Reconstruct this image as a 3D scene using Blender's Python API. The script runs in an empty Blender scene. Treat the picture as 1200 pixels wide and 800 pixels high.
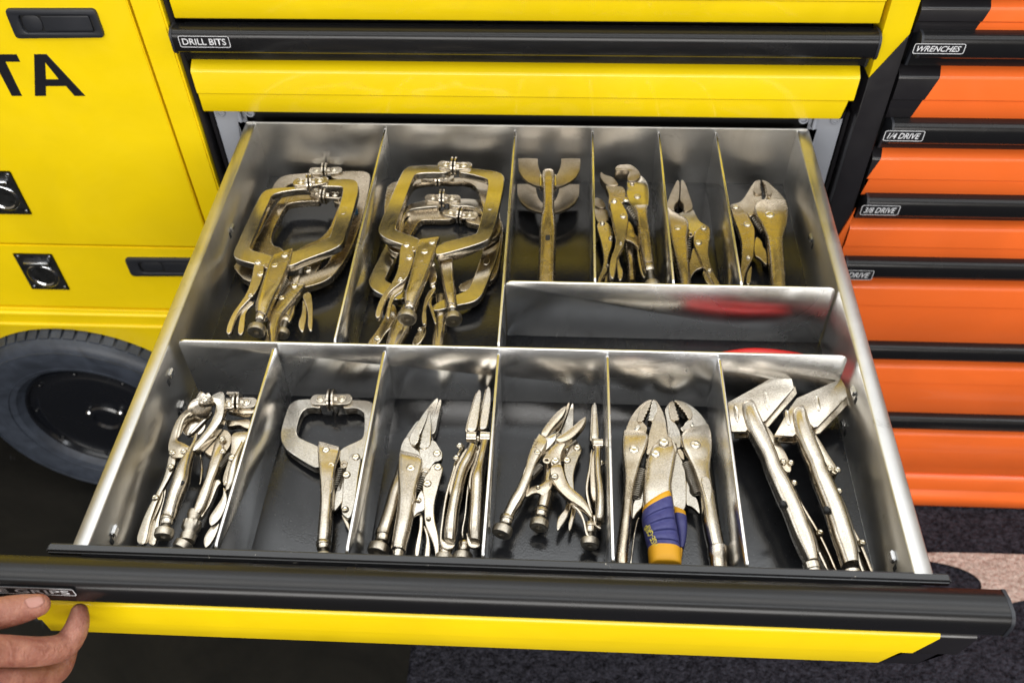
import bpy, bmesh, math, random
from mathutils import Vector, Matrix, Euler
from mathutils.geometry import tessellate_polygon

# ---------------------------------------------------------------- camera, world, lights, exposure
ZO = 0.742                      # the drawer's rim stands this far above the carpet; below, z is counted from the rim
CAM = Vector((0.3415987, -0.8725563, 0.6065760)); ROT = Euler((0.7382247, 0.0184527, 0.0484317)); FPX = 1094.424
scene = bpy.context.scene; COL = scene.collection
cd = bpy.data.cameras.new('camera'); cam = bpy.data.objects.new('camera', cd); COL.objects.link(cam); scene.camera = cam
cam.location = CAM + Vector((0, 0, ZO)); cam.rotation_euler = ROT
cd.lens = 36 * FPX / 1200; cd.sensor_width = 36; cd.clip_start = 0.02; cd.clip_end = 60
cd.dof.use_dof = True; cd.dof.focus_distance = 0.80; cd.dof.aperture_fstop = 8.0
wd = bpy.data.worlds.new('World'); scene.world = wd; wd.use_nodes = True
bg = wd.node_tree.nodes['Background']; bg.inputs[0].default_value = (1.0, 0.84, 0.62, 1); bg.inputs[1].default_value = 0.20
def area(name, loc, rot, sx, sy, power, color):
    l = bpy.data.lights.new(name, 'AREA'); l.shape = 'RECTANGLE'; l.size = sx; l.size_y = sy; l.energy = power; l.color = color
    o = bpy.data.objects.new(name, l); COL.objects.link(o); o.location = Vector(loc) + Vector((0, 0, ZO)); o.rotation_euler = rot
    return o
# the pale lit ceiling over the drawer, beginning just behind the camera
area('ceiling_light', (0.3, 0.75, 2.00), (0, 0, 0), 6.0, 5.2, 62, (0.88, 0.94, 1.0))
# fluorescent strips of the garage ceiling
for i, y in enumerate((-1.35, -0.25, 0.45, 2.35)):
    area('ceiling_light', (0.35, y, 1.95), (0, 0, 0), 3.6, 0.40, 7, (1.0, 0.97, 0.92) if i % 2 else (0.93, 0.97, 1.0))
area('front_light', (0.2, -3.2, 0.95), (math.radians(76), 0, 0), 3.4, 1.3, 62, (1.0, 0.98, 0.95))  # added behind the camera to brighten the yellow fronts
area('side_light', (2.6, -0.7, 1.3), (0, math.radians(62), 0), 1.4, 1.0, 16, (0.90, 0.95, 1.0))
vs = scene.view_settings; vs.view_transform = 'Standard'; vs.look = 'None'; vs.exposure = 0.70; vs.gamma = 1; vs.use_curve_mapping = False
scene.cycles.max_bounces = 10; scene.cycles.glossy_bounces = 8; scene.cycles.caustics_reflective = False; scene.cycles.sample_clamp_indirect = 6

# ---------------------------------------------------------------- picture -> place (planes at their true height)
RM = ROT.to_matrix()
def _ray(u, v): return RM @ Vector(((u - 600) / FPX, -(v - 400) / FPX, -1))
def P(u, v, pl, dz=0.0):
    'the place seen at (u,v) on a level or front-to-back tilted plane pl = z or (z1,y1,z2,y2)'
    if not isinstance(pl, tuple): pl = (pl, 0, pl, 1)
    z1, y1, z2, y2 = pl; k = (z2 - z1) / (y2 - y1); d = _ray(u, v)
    t = (z1 + k * (CAM.y - y1) + dz - CAM.z) / (d.z - k * d.y)
    return CAM + t * d
def PY(u, v, y):
    d = _ray(u, v); return CAM + (y - CAM.y) / d.y * d
def crop(x0, y0, s):
    return lambda *pts: [(x0 + p[0] / s, y0 + p[1] / s) + tuple(p[2:]) for p in pts]

# ---------------------------------------------------------------- materials
def newmat(name):
    m = bpy.data.materials.new(name); m.use_nodes = True; nt = m.node_tree
    return m, nt, nt.nodes['Principled BSDF']
def noise(nt, scale, detail=4, dist=0, vec=None, stretch=None, rough=.5):
    n = nt.nodes.new('ShaderNodeTexNoise'); n.inputs['Scale'].default_value = scale; n.inputs['Detail'].default_value = detail
    n.inputs['Distortion'].default_value = dist; n.inputs['Roughness'].default_value = rough
    tc = nt.nodes.new('ShaderNodeTexCoord'); src = tc.outputs['Object']
    if stretch:
        mp = nt.nodes.new('ShaderNodeMapping'); mp.inputs['Scale'].default_value = stretch; nt.links.new(src, mp.inputs[0]); src = mp.outputs[0]
    nt.links.new(src, n.inputs['Vector']); return n.outputs['Fac']
def ramp(nt, fac, stops):
    r = nt.nodes.new('ShaderNodeValToRGB'); e = r.color_ramp.elements
    while len(e) < len(stops): e.new(0.5)
    for el, (p, c) in zip(e, stops):
        el.position = p; el.color = (c, c, c, 1) if not isinstance(c, tuple) else (*c, 1)
    nt.links.new(fac, r.inputs[0]); return r.outputs[0]
def bump(nt, b, fac, strength, dist=0.001, prev=None):
    n = nt.nodes.new('ShaderNodeBump'); n.inputs['Strength'].default_value = strength; n.inputs['Distance'].default_value = dist
    nt.links.new(fac, n.inputs['Height'])
    if prev is not None: nt.links.new(prev, n.inputs['Normal'])
    nt.links.new(n.outputs[0], b.inputs['Normal']); return n.outputs[0]
def mix(nt, fac, a, b, mode='MIX'):
    m = nt.nodes.new('ShaderNodeMix'); m.data_type = 'RGBA'; m.blend_type = mode
    for s, v in ((m.inputs[0], fac), (m.inputs[6], a), (m.inputs[7], b)):
        if hasattr(v, 'node'): nt.links.new(v, s)
        else: s.default_value = v if not isinstance(v, tuple) else (*v, 1)
    return m.outputs[2]

def plated(name, col_a, col_b, r0, r1, sb=0.25, spots=True):
    m, nt, b = newmat(name); b.inputs['Metallic'].default_value = 1
    n1 = noise(nt, 55, 5, 0.5); c = mix(nt, ramp(nt, n1, ((.35, 0.), (.68, 1.))), col_a, col_b)
    if spots:
        n3 = noise(nt, 420, 3); c = mix(nt, ramp(nt, n3, ((.69, 0.), (.76, .35))), c, (0.20, 0.15, 0.10))
    g = mix(nt, ramp(nt, noise(nt, 780, 2, rough=.7), ((.38, 0.), (.60, 1.))), (0.80, 0.79, 0.77), (1.0, 1.0, 1.0))
    nt.links.new(mix(nt, 1.0, c, g, 'MULTIPLY'), b.inputs['Base Color'])
    nt.links.new(ramp(nt, noise(nt, 90, 5, 1.2), ((.3, r0), (.75, r1))), b.inputs['Roughness'])
    p = bump(nt, b, noise(nt, 900, 3), sb * .25, 0.0002); bump(nt, b, noise(nt, 40, 2), sb * .3, 0.0003, p)
    return m
M = {}
M['nickel'] = plated('satin_nickel', (0.56, 0.50, 0.41), (0.68, 0.62, 0.53), .20, .30)
M['nickel_flat'] = plated('blasted_nickel', (0.60, 0.555, 0.475), (0.68, 0.635, 0.56), .15, .23)
M['old_nickel'] = plated('worn_nickel', (0.48, 0.41, 0.31), (0.60, 0.53, 0.43), .20, .32)
M['cast'] = plated('dull_forged_jaw', (0.36, 0.305, 0.235), (0.50, 0.435, 0.35), .30, .44, .4)
M['rivet'] = plated('polished_rivet', (0.66, 0.60, 0.48), (0.80, 0.75, 0.66), .14, .24, .1, False)
M['dark_steel'] = plated('oiled_steel', (0.22, 0.20, 0.17), (0.36, 0.33, 0.28), .28, .42)
M['knurl'] = plated('knurled_steel', (0.42, 0.38, 0.31), (0.56, 0.51, 0.43), .32, .48)
def sheet(name, ca, cb, r0, r1):
    m, nt, b = newmat(name); b.inputs['Metallic'].default_value = 1
    big = noise(nt, 9, 6, 1.5, rough=.62); c = mix(nt, ramp(nt, big, ((.3, 0.), (.7, 1.))), ca, cb)
    sc = noise(nt, 34, 6, 3.0, stretch=(1, 1, 4), rough=.8); c = mix(nt, ramp(nt, sc, ((.655, 0.), (.69, .5))), c, (0.85, 0.85, 0.84))
    dk = noise(nt, 19, 6, 2.0, rough=.75); c = mix(nt, ramp(nt, dk, ((.60, 0.), (.68, .35))), c, (0.24, 0.23, 0.21))
    nt.links.new(c, b.inputs['Base Color'])
    nt.links.new(ramp(nt, noise(nt, 11, 4, 1.0, rough=.6), ((.3, r0), (.72, r1))), b.inputs['Roughness'])
    bump(nt, b, noise(nt, 900, 2), .03, .0001)
    return m
M['tray_steel'] = sheet('galvanised_tray_steel', (0.52, 0.515, 0.50), (0.64, 0.635, 0.62), .28, .42)
M['divider_steel'] = sheet('bright_divider_steel', (0.64, 0.64, 0.64), (0.74, 0.74, 0.74), .21, .30)
M['rim_steel'] = sheet('brushed_rim_steel', (0.56, 0.55, 0.53), (0.72, 0.71, 0.69), .28, .42)
def paint(name, col, rough, coat=0.6, peel=.03, var=.06, spec=.5, scr=False):
    m, nt, b = newmat(name)
    dk = tuple(x * (1 - var) for x in col)
    nt.links.new(mix(nt, ramp(nt, noise(nt, 7, 5, 1), ((.35, 0.), (.65, 1.))), dk, col), b.inputs['Base Color'])
    nt.links.new(ramp(nt, noise(nt, 24, 5, 1), ((.3, rough), (.75, rough * 1.35))), b.inputs['Roughness'])
    if scr:
        sc = ramp(nt, noise(nt, 60, 6, 4.0, stretch=(.25, 1, 1.6), rough=.8), ((.70, 0.), (.735, .16)))
        ds = ramp(nt, noise(nt, 900, 2), ((.72, 0.), (.78, .30)))
        old = b.inputs['Base Color'].links[0].from_socket
        nt.links.new(mix(nt, ds, mix(nt, sc, old, (0.9, 0.86, 0.6)), (0.30, 0.27, 0.20)), b.inputs['Base Color'])
    b.inputs['Coat Weight'].default_value = coat; b.inputs['Coat Roughness'].default_value = 0.08; b.inputs['Specular IOR Level'].default_value = spec
    bump(nt, b, noise(nt, 260, 2), peel, .0006); return m
M['bracket'] = paint('zinc_bracket', (0.36, 0.38, 0.43), .42, 0, .1, .25, .8)
M['yellow'] = paint('yellow_powder_coat', (0.95, 0.690, 0.002), .34, .30, .03, .09, .5, True)
M['orange'] = paint('orange_powder_coat', (0.97, 0.170, 0.026), .34, .35, .03, .09, .5, True)
M['black_paint'] = paint('black_gloss_paint', (0.012, 0.011, 0.013), .30, .4)
M['rail_black'] = paint('black_anodised_rail', (0.009, 0.009, 0.010), .22, .0, .015, .06, .36)
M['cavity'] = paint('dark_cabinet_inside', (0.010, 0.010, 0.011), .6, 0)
M['chrome'] = plated('chromed_latch', (0.62, 0.64, 0.68), (0.72, 0.74, 0.78), .07, .14, .08, False)
M['latch_plate'] = plated('zinc_latch_plate', (0.20, 0.21, 0.23), (0.30, 0.31, 0.33), .25, .38, .1, False)
M['handle_plastic'] = paint('black_plastic', (0.018, 0.020, 0.026), .42, 0, .12)
M['letter'] = paint('black_vinyl_letter', (0.014, 0.014, 0.018), .22, .4, .02)
M['label_black'] = paint('black_label_tape', (0.010, 0.010, 0.012), .35, .3)
M['label_white'] = paint('white_label_print', (0.72, 0.73, 0.76), .45, 0)
def lipmat():
    m, nt, b = newmat('worn_black_lip')
    w = ramp(nt, noise(nt, 130, 5, .6, rough=.75), ((.665, 0.), (.69, 1.)))
    nt.links.new(mix(nt, w, (0.012, 0.012, 0.013), (0.34, 0.31, 0.26)), b.inputs['Base Color']); b.inputs['Roughness'].default_value = .26; return m
M['lip'] = lipmat()
def liner():
    m, nt, b = newmat('black_ribbed_liner'); n = noise(nt, 12, 6, 1, rough=.65)
    c = mix(nt, ramp(nt, n, ((.3, 0.), (.7, 1.))), (0.012, 0.012, 0.013), (0.026, 0.027, 0.030))
    d = ramp(nt, noise(nt, 700, 2), ((.70, 0.), (.76, .5))); nt.links.new(mix(nt, d, c, (0.22, 0.21, 0.19)), b.inputs['Base Color'])
    nt.links.new(ramp(nt, noise(nt, 40, 6, 2, rough=.7), ((.3, .06), (.7, .12))), b.inputs['Roughness'])
    b.inputs['Specular IOR Level'].default_value = .6
    p = bump(nt, b, noise(nt, 1500, 2, stretch=(1, .35, 1)), .25, .0003); bump(nt, b, noise(nt, 14, 2), .15, .0008, p); return m
M['liner'] = liner()
def carpet():
    m, nt, b = newmat('dark_speckled_carpet')
    a = mix(nt, ramp(nt, noise(nt, 130, 4, rough=.8), ((.36, 0.), (.66, 1.))), (0.004, 0.004, 0.006), (0.050, 0.050, 0.066))
    nt.links.new(a, b.inputs['Base Color']); b.inputs['Roughness'].default_value = 1; b.inputs['Specular IOR Level'].default_value = .1
    bump(nt, b, noise(nt, 170, 4), 1.0, .01); return m
M['carpet'] = carpet()
def carpet2():
    m, nt, b = newmat('beige_carpet_pattern')
    a = mix(nt, ramp(nt, noise(nt, 110, 4, rough=.8), ((.32, 0.), (.68, 1.))), (0.30, 0.22, 0.18), (0.72, 0.59, 0.52))
    nt.links.new(a, b.inputs['Base Color']); b.inputs['Roughness'].default_value = 1; bump(nt, b, noise(nt, 170, 4), 1.0, .01); return m
M['carpet_beige'] = carpet2()
def smoothfloor():
    m, nt, b = newmat('dark_smooth_floor')
    a = mix(nt, ramp(nt, noise(nt, 6, 6, 1, rough=.7), ((.3, 0.), (.7, 1.))), (0.004, 0.004, 0.0035), (0.012, 0.011, 0.009))
    w = ramp(nt, noise(nt, 22, 3, .5), ((.70, 0.), (.78, .5))); nt.links.new(mix(nt, w, a, (.16, .17, .20)), b.inputs['Base Color'])
    b.inputs['Roughness'].default_value = .8; b.inputs['Specular IOR Level'].default_value = .15; return m
M['dark_floor'] = smoothfloor()
def rubber():
    m, nt, b = newmat('tyre_rubber')
    a = mix(nt, ramp(nt, noise(nt, 30, 5, 1), ((.3, 0.), (.7, 1.))), (0.022, 0.027, 0.038), (0.046, 0.056, 0.078))
    nt.links.new(a, b.inputs['Base Color']); b.inputs['Roughness'].default_value = .46; bump(nt, b, noise(nt, 300, 3), .4, .001); return m
M['rubber'] = rubber()
M['rim_black'] = paint('black_wheel_cover', (0.006, 0.007, 0.010), .22, .5)
def grip_blue():
    m, nt, b = newmat('blue_rubber_grip')
    a = mix(nt, ramp(nt, noise(nt, 130, 5, 1), ((.3, 0.), (.75, 1.))), (0.040, 0.042, 0.175), (0.075, 0.078, 0.235))
    nt.links.new(a, b.inputs['Base Color']); b.inputs['Roughness'].default_value = .55; bump(nt, b, noise(nt, 700, 3), .2, .0005); return m
M['grip_blue'] = grip_blue()
M['grip_yellow'] = paint('yellow_rubber_grip', (0.82, 0.40, 0.012), .5, 0, .15, .14)
M['grip_print'] = paint('yellow_grip_print', (0.80, 0.66, 0.10), .6, 0)
M['red_grip'] = paint('red_handle_dip', (0.72, 0.015, 0.010), .30, .5)
def skinmat():
    m, nt, b = newmat('skin')
    a = mix(nt, ramp(nt, noise(nt, 60, 6, .8, rough=.65), ((.32, 0.), (.66, 1.))), (0.22, 0.070, 0.046), (0.40, 0.180, 0.125))
    nt.links.new(a, b.inputs['Base Color']); b.inputs['Roughness'].default_value = .45
    b.inputs['Subsurface Weight'].default_value = .25; b.inputs['Subsurface Radius'].default_value = (.012, .004, .002); b.inputs['Subsurface Scale'].default_value = .5
    p = bump(nt, b, noise(nt, 620, 5, 1.0, stretch=(1.6, .7, .9), rough=.7), .9, .0007); bump(nt, b, noise(nt, 130, 3, 1.5, stretch=(2.4, .7, .9)), .5, .0016, p); return m
M['skin'] = skinmat()
M['nail'] = paint('finger_nail', (0.36, 0.170, 0.135), .42, .1, .02)
M['blue_tip'] = paint('blue_vinyl', (0.01, 0.16, 0.34), .4, .2)

# ---------------------------------------------------------------- helpers
def meshobj(name, verts, faces, mat, parent=None, smooth=None):
    me = bpy.data.meshes.new(name); me.from_pydata([tuple(v) for v in verts], [], faces); me.validate(); me.update()
    bm = bmesh.new(); bm.from_mesh(me); bmesh.ops.remove_doubles(bm, verts=bm.verts, dist=1e-6); bmesh.ops.recalc_face_normals(bm, faces=bm.faces)
    bm.to_mesh(me); bm.free()
    if mat: me.materials.append(mat)
    if smooth is not None:
        me.shade_smooth()
        if smooth < 179: me.set_sharp_from_angle(angle=math.radians(smooth))
    o = bpy.data.objects.new(name, me); COL.objects.link(o)
    if parent: o.parent = parent
    return o
class MB:
    def __init__(s): s.v = []; s.f = []
    def add(s, v, f):
        n = len(s.v); s.v += [Vector(p) for p in v]; s.f += [tuple(i + n for i in q) for q in f]; return s
    def box(s, a, b):
        (x0, y0, z0), (x1, y1, z1) = a, b
        return s.add([(x0,y0,z0),(x1,y0,z0),(x1,y1,z0),(x0,y1,z0),(x0,y0,z1),(x1,y0,z1),(x1,y1,z1),(x0,y1,z1)],
                     [(0,3,2,1),(4,5,6,7),(0,1,5,4),(1,2,6,5),(2,3,7,6),(3,0,4,7)])
    def build(s, name, mat, parent=None, smooth=None): return meshobj(name, s.v, s.f, mat, parent, smooth)
def bevbox(name, a, b, mat, parent=None, r=.001, seg=2):
    o = MB().box(a, b).build(name, mat, parent); bm = bmesh.new(); bm.from_mesh(o.data)
    bmesh.ops.bevel(bm, geom=bm.edges[:], offset=r, segments=seg, affect='EDGES'); bm.to_mesh(o.data); bm.free()
    o.data.shade_smooth(); o.data.set_sharp_from_angle(angle=math.radians(50)); return o
def thing(name, label, cat, group=None):
    o = bpy.data.objects.new(name, None); COL.objects.link(o); o['label'] = label; o['category'] = cat
    o.empty_display_size = .02
    if group: o['group'] = group
    return o
def settle(t):
    'put the thing at the middle of its base and its pieces relative to it'
    ms = [o for o in t.children_recursive if o.type == 'MESH']
    lo = Vector((1e9,) * 3); hi = -lo
    for o in ms:
        for v in o.data.vertices:
            for i in range(3): lo[i] = min(lo[i], v.co[i]); hi[i] = max(hi[i], v.co[i])
    c = Vector(((lo.x + hi.x) / 2, (lo.y + hi.y) / 2, lo.z))
    done = set()
    for o in ms:
        if o.data.name not in done: o.data.transform(Matrix.Translation(-c)); done.add(o.data.name)
    t.location = c
def chaikin(pts, n=2, closed=True):
    pts = [Vector(p) for p in pts]
    for _ in range(n):
        q = []
        L = len(pts)
        for i in range(L if closed else L - 1):
            a, b = pts[i], pts[(i + 1) % L]; q += [a.lerp(b, .25), a.lerp(b, .75)]
        if not closed: q = [pts[0]] + q + [pts[-1]]
        pts = q
    return pts
def area2(p): return sum(p[i].x * p[(i+1) % len(p)].y - p[(i+1) % len(p)].x * p[i].y for i in range(len(p)))
def inset(pts, d):
    'move a counter-clockwise loop inwards by d (x,y only)'
    out = []; L = len(pts)
    for i in range(L):
        a, b, c = pts[i-1], pts[i], pts[(i+1) % L]
        e1 = Vector((b.x-a.x, b.y-a.y)); e2 = Vector((c.x-b.x, c.y-b.y))
        if e1.length < 1e-9: e1 = e2
        if e2.length < 1e-9: e2 = e1
        e1.normalize(); e2.normalize(); n = Vector((-(e1.y+e2.y), e1.x+e2.x))
        if n.length < 1e-6: n = Vector((-e1.y, e1.x))
        n.normalize(); k = max(.5, n.dot(Vector((-e1.y, e1.x))))
        out.append(Vector((b.x + n.x*d/k, b.y + n.y*d/k, b.z)))
    return out
def slab(name, loops, thick, mat, parent, bev=.0007, down=None):
    'a plate: loops = [outline, holes...] in place coordinates at its top; rounded top edge'
    down = down or Vector((0, 0, -1)); V = []; F = []; tops = []; bots = []
    for k, lp in enumerate(loops):
        if (area2(lp) > 0) != (k == 0): lp = lp[::-1]
        n = len(lp); r = [inset(lp, bev), inset(lp, bev * .3), lp, lp]
        zz = [0, bev * .35, bev, thick]; base = len(V)
        for loop, dz in zip(r, zz): V += [p + down * dz for p in loop]
        for j in range(3):
            for i in range(n):
                a = base + j*n + i; b = base + j*n + (i+1) % n; F.append((a, a + n, b + n, b))
        tops.append((base, r[0])); bots.append((base + 3*n, lp))
    for lst in (tops, bots):
        idx = [b + i for b, l in lst for i in range(len(l))]
        for tri in tessellate_polygon([[Vector((p.x, p.y, 0)) for p in l] for b, l in lst]): F.append(tuple(idx[i] for i in tri))
    o = meshobj(name, V, F, mat, parent, 38)
    for f in o.data.polygons:
        if abs(f.normal.z) > .999: f.use_smooth = False
    return o
def plate(t, name, pts, pl, thick, mat, holes=(), sm=2, bev=.0007, dz=0):
    loops = [chaikin([P(u, v, pl, dz) for u, v in pts], sm)]
    for h in holes: loops.append(chaikin([P(u, v, pl, dz) for u, v in h], sm))
    return slab(name, loops, thick, mat, t, bev)
def disc_loop(c, r, n=20): return [Vector((c.x + r*math.cos(2*math.pi*i/n), c.y + r*math.sin(2*math.pi*i/n), c.z)) for i in range(n)]
def stroke_loop(pts, w, rc=.5):
    'outline of a bent bar: pts = centre line in place coordinates, w = width or list of widths'
    L = len(pts); ws = w if isinstance(w, (list, tuple)) else [w] * L; A = []; B = []
    for i in range(L):
        d = Vector((0, 0)); 
        if i > 0: e = (pts[i] - pts[i-1]).xy; e.normalize(); d += e; e1 = e
        if i < L - 1: e = (pts[i+1] - pts[i]).xy; e.normalize(); d += e; e2 = e
        d.normalize(); ref = e1 if i > 0 else e2; n = Vector((-d.y, d.x)); k = max(.6, n.dot(Vector((-ref.y, ref.x))))
        o = n * (ws[i] / 2 / k); A.append(pts[i] + Vector((o.x, o.y, 0))); B.append(pts[i] - Vector((o.x, o.y, 0)))
    return A + B[::-1]
def tube(name, stations, mat, parent, smooth=60, n=24, sub=5, caps=True):
    '''rounded bar through stations (left, right, rise, drop, squareness): left/right are places, rise and drop the height above and below them'''
    def cr(a, b, c, d, t):
        return .5 * ((2*b) + (c-a)*t + (2*a-5*b+4*c-d)*t*t + (3*b-a-3*c+d)*t**3)
    S = []
    for i in range(len(stations) - 1):
        s0 = stations[max(i-1, 0)]; s1 = stations[i]; s2 = stations[i+1]; s3 = stations[min(i+2, len(stations)-1)]
        for k in range(sub): S.append(tuple(cr(s0[j], s1[j], s2[j], s3[j], k/sub) for j in range(5)))
    S.append(tuple(stations[-1])); V = []; F = []
    for l, r, up, dn, sq in S:
        c = (l + r) / 2; w = (r - l) / 2; e = 2 / max(sq, .8)
        for k in range(n):
            a = 2*math.pi*k/n; ca, sa = math.cos(a), math.sin(a)
            x = math.copysign(abs(ca)**e, ca); z = math.copysign(abs(sa)**e, sa)
            V.append(c + w*x + Vector((0, 0, z * (up if z > 0 else dn))))
    m = len(S)
    for i in range(m-1):
        for k in range(n):
            a = i*n+k; b = i*n+(k+1) % n; F.append((a, b, b+n, a+n))
    if caps: F.append(tuple(range(n))[::-1]); F.append(tuple((m-1)*n + k for k in range(n)))
    return meshobj(name, V, F, mat, parent, smooth)
def lathe(name, A, B, prof, mat, parent, n=20, knurl=(), smooth=35):
    'turned part on the axis A to B: prof = [(distance from A, radius)]; rows listed in knurl are serrated'
    ax = (B - A).normalized(); u = ax.orthogonal().normalized(); w = ax.cross(u); V = []; F = []
    for j, (s, r) in enumerate(prof):
        for k in range(n):
            a = 2*math.pi*k/n; rr = r * (1.0 if j not in knurl or k % 2 else .90)
            V.append(A + ax*s + (u*math.cos(a) + w*math.sin(a))*rr)
    for j in range(len(prof)-1):
        for k in range(n):
            a = j*n+k; b = j*n+(k+1) % n; F.append((a, b, b+n, a+n))
    F.append(tuple(range(n))[::-1]); F.append(tuple((len(prof)-1)*n+k for k in range(n)))
    return meshobj(name, V, F, mat, parent, smooth)
def rivet(t, u, v, pl, r=.0034, h=.0014, dz=0, mat=None):
    c = P(u, v, pl, dz); ax = Vector((0, 0, 1))
    return lathe('rivet', c - ax*.001, c + ax, [(0, r), (.001, r), (.001 + h*.55, r*.86), (.001 + h, r*.5), (.001 + h*.8, r*.36), (.001 + h*.8, r*.05)], mat or M['rivet'], t, 18, (), 60)
def coil(t, a, b, r, wire, turns, name='spring', mat=None):
    ax = (b - a); L = ax.length; ax.normalize(); u = ax.orthogonal().normalized(); w = ax.cross(u); V = []; F = []; n = turns*12; k = 5
    for i in range(n+1):
        th = 2*math.pi*i/12; c = a + ax*(L*i/n); rad = u*math.cos(th) + w*math.sin(th)
        for j in range(k):
            q = 2*math.pi*j/k; V.append(c + rad*(r + wire*math.cos(q)) + ax*wire*math.sin(q))
    for i in range(n):
        for j in range(k):
            p = i*k+j; q = i*k+(j+1) % k; F.append((p, q, q+k, p+k))
    return meshobj(name, V, F, mat or M['dark_steel'], t, 180)
def knob(t, A, B, rs=.0035, rk=.0085, lk=.008, neck=None, mat=None):
    'adjusting screw from A (inside the handle) to B (end face of the knurled knob)'
    L = (B - A).length; pr = []; s = 0
    while s < L - lk - .001:
        pr += [(s, rs), (s + .0006, rs*.86), (s + .0012, rs)]; s += .0014
    lathe('screw', A, B, pr, M['dark_steel'], t, 14)
    kn = lathe('knob', B - (B-A).normalized()*lk, B, [(0, rk*.6), (.0006, rk*.93), (.0014, rk), (lk-.0016, rk), (lk-.0006, rk*.93), (lk, rk*.80), (lk-.0008, rk*.52), (lk-.0008, rk*.34), (lk-.003, rk*.30), (lk-.003, .0002)], mat or M['knurl'], t, 44, (2, 3), 50)
    return kn
def text_mesh(s, name, mat, parent, origin, xdir, ydir, height, width=None, shear=0, depth=.0002, bold=.0):
    cu = bpy.data.curves.new(name, 'FONT'); cu.body = s; cu.size = 1; cu.shear = shear; cu.offset = bold; cu.extrude = 0; cu.resolution_u = 3
    ob = bpy.data.objects.new('tmp', cu); COL.objects.link(ob); dg = bpy.context.evaluated_depsgraph_get(); dg.update()
    me = bpy.data.meshes.new_from_object(ob.evaluated_get(dg)); bpy.data.objects.remove(ob)
    xs = [v.co.x for v in me.vertices]; ys = [v.co.y for v in me.vertices]; x0, x1, y0, y1 = min(xs), max(xs), min(ys), max(ys)
    sy = height/(y1-y0); sx = (width/(x1-x0)) if width else sy; nz = xdir.cross(ydir).normalized()
    for v in me.vertices: v.co = origin + xdir*((v.co.x-x0)*sx) + ydir*((v.co.y-y0)*sy) + nz*depth
    me.materials.append(mat); o = bpy.data.objects.new(name, me); COL.objects.link(o); o.parent = parent; return o
def extrude_x(name, prof, x0, x1, mat, parent, smooth=40):
    'profile of (y,z) swept along x; x0 and x1 may be functions of z'
    f0 = x0 if callable(x0) else (lambda z: x0); f1 = x1 if callable(x1) else (lambda z: x1); n = len(prof)
    V = [Vector((f0(z), y, z)) for y, z in prof] + [Vector((f1(z), y, z)) for y, z in prof]
    F = [(i, (i+1) % n, (i+1) % n + n, i+n) for i in range(n)]
    for base, f in ((0, 1), (n, -1)):
        for tri in tessellate_polygon([[Vector((z, y, 0)) for y, z in prof]]): F.append(tuple(base + i for i in tri))
    return meshobj(name, V, F, mat, parent, smooth)

# ---------------------------------------------------------------- setting: floor
W = 0.60; D = 0.535; H = 0.0740; YM = -0.3291; YW = -0.2457; ZF = -ZO
def flat(name, pts, mat, kind='structure'):
    o = meshobj(name, pts, [tuple(range(len(pts)))], mat); o['kind'] = kind; return o
flat('floor', [(-8, -6, ZF), (8, -6, ZF), (8, 9, ZF), (-8, 9, ZF)], M['carpet'])
flat('floor_dark', [(-8, -6, ZF + .004), (.136, -6, ZF + .004), (.136, 9, ZF + .004), (-8, 9, ZF + .004)], M['dark_floor'])  # smooth near-black sheet over the left side of the carpet
loop = chaikin([P(u, v, ZF + .004) for u, v in ((1060, 645), (1290, 652), (1290, 701), (1215, 700), (1184, 706), (1140, 722), (1146, 700), (1152, 684), (1142, 673), (1122, 664), (1091, 657), (1060, 655))], 2)
flat('floor_pattern', loop, M['carpet_beige'])

# ---------------------------------------------------------------- drawer fronts shared by both cabinets
def front_profile(zt, zb, y=0.0):
    r = min(.036, (zt - zb) * .56)
    return [(y+.014, zt+.0015), (y+.0105, zt+.0010), (y+.0014, zt-.0042), (y-.0002, zt-.0054), (y-.0008, zt-.0072), (y-.0008, zt-r), (y+.0014, zt-r-.0022), (y+.0014, zb+.002), (y+.003, zb), (y+.014, zb)]
def rail_profile(zr, y=0.0):
    return [(y+.013, zr+.0030), (y+.0125, zr+.0042), (y+.0040, zr+.0070), (y-.0060, zr+.0072), (y-.0098, zr+.0052), (y-.0120, zr+.0022), (y-.0128, zr-.001),
            (y-.0128, zr-.0130), (y-.0118, zr-.0160), (y-.009, zr-.0188), (y-.002, zr-.0195), (y+.002, zr-.014), (y+.006, zr-.0165), (y+.0075, zr-.026), (y+.0095, zr-.038), (y+.013, zr-.0395)]
def label_plate(parent, text, x0, x1, z0, z1, y, shear=.0):
    bevx = .0022; yy = y
    r = MB(); 
    def rr(x0, x1, z0, z1, rad):
        o = []
        for cx, cz, a0 in ((x1-rad, z1-rad, 0), (x0+rad, z1-rad, 90), (x0+rad, z0+rad, 180), (x1-rad, z0+rad, 270)):
            for k in range(5): a = math.radians(a0 + k*22.5); o.append((cx + rad*math.cos(a), cz + rad*math.sin(a)))
        return o
    o1 = rr(x0, x1, z0, z1, bevx); o2 = rr(x0+.0007, x1-.0007, z0+.0007, z1-.0007, bevx-.0007)
    b = meshobj('label', [(x, yy-.0002, z) for x, z in o1] + [(x, yy+.0003, z) for x, z in o1], [tuple(range(20))] + [(i, (i+1) % 20, (i+1) % 20+20, i+20) for i in range(20)], M['label_black'], parent)
    meshobj('label_border', [(x, yy-.0004, z) for x, z in o1] + [(x, yy-.0004, z) for x, z in o2], [(i, (i+1) % 20, (i+1) % 20+20, i+20) for i in range(20)], M['label_white'], b)
    h = (z1-z0)*.56
    text_mesh(text, 'lettering', M['label_white'], b, Vector((x0+.0035, yy-.0003, z0+(z1-z0-h)/2)), Vector((1, 0, 0)), Vector((0, 0, 1)), h, (x1-x0)-.0075, shear, .0002, .012)
    return b
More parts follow.
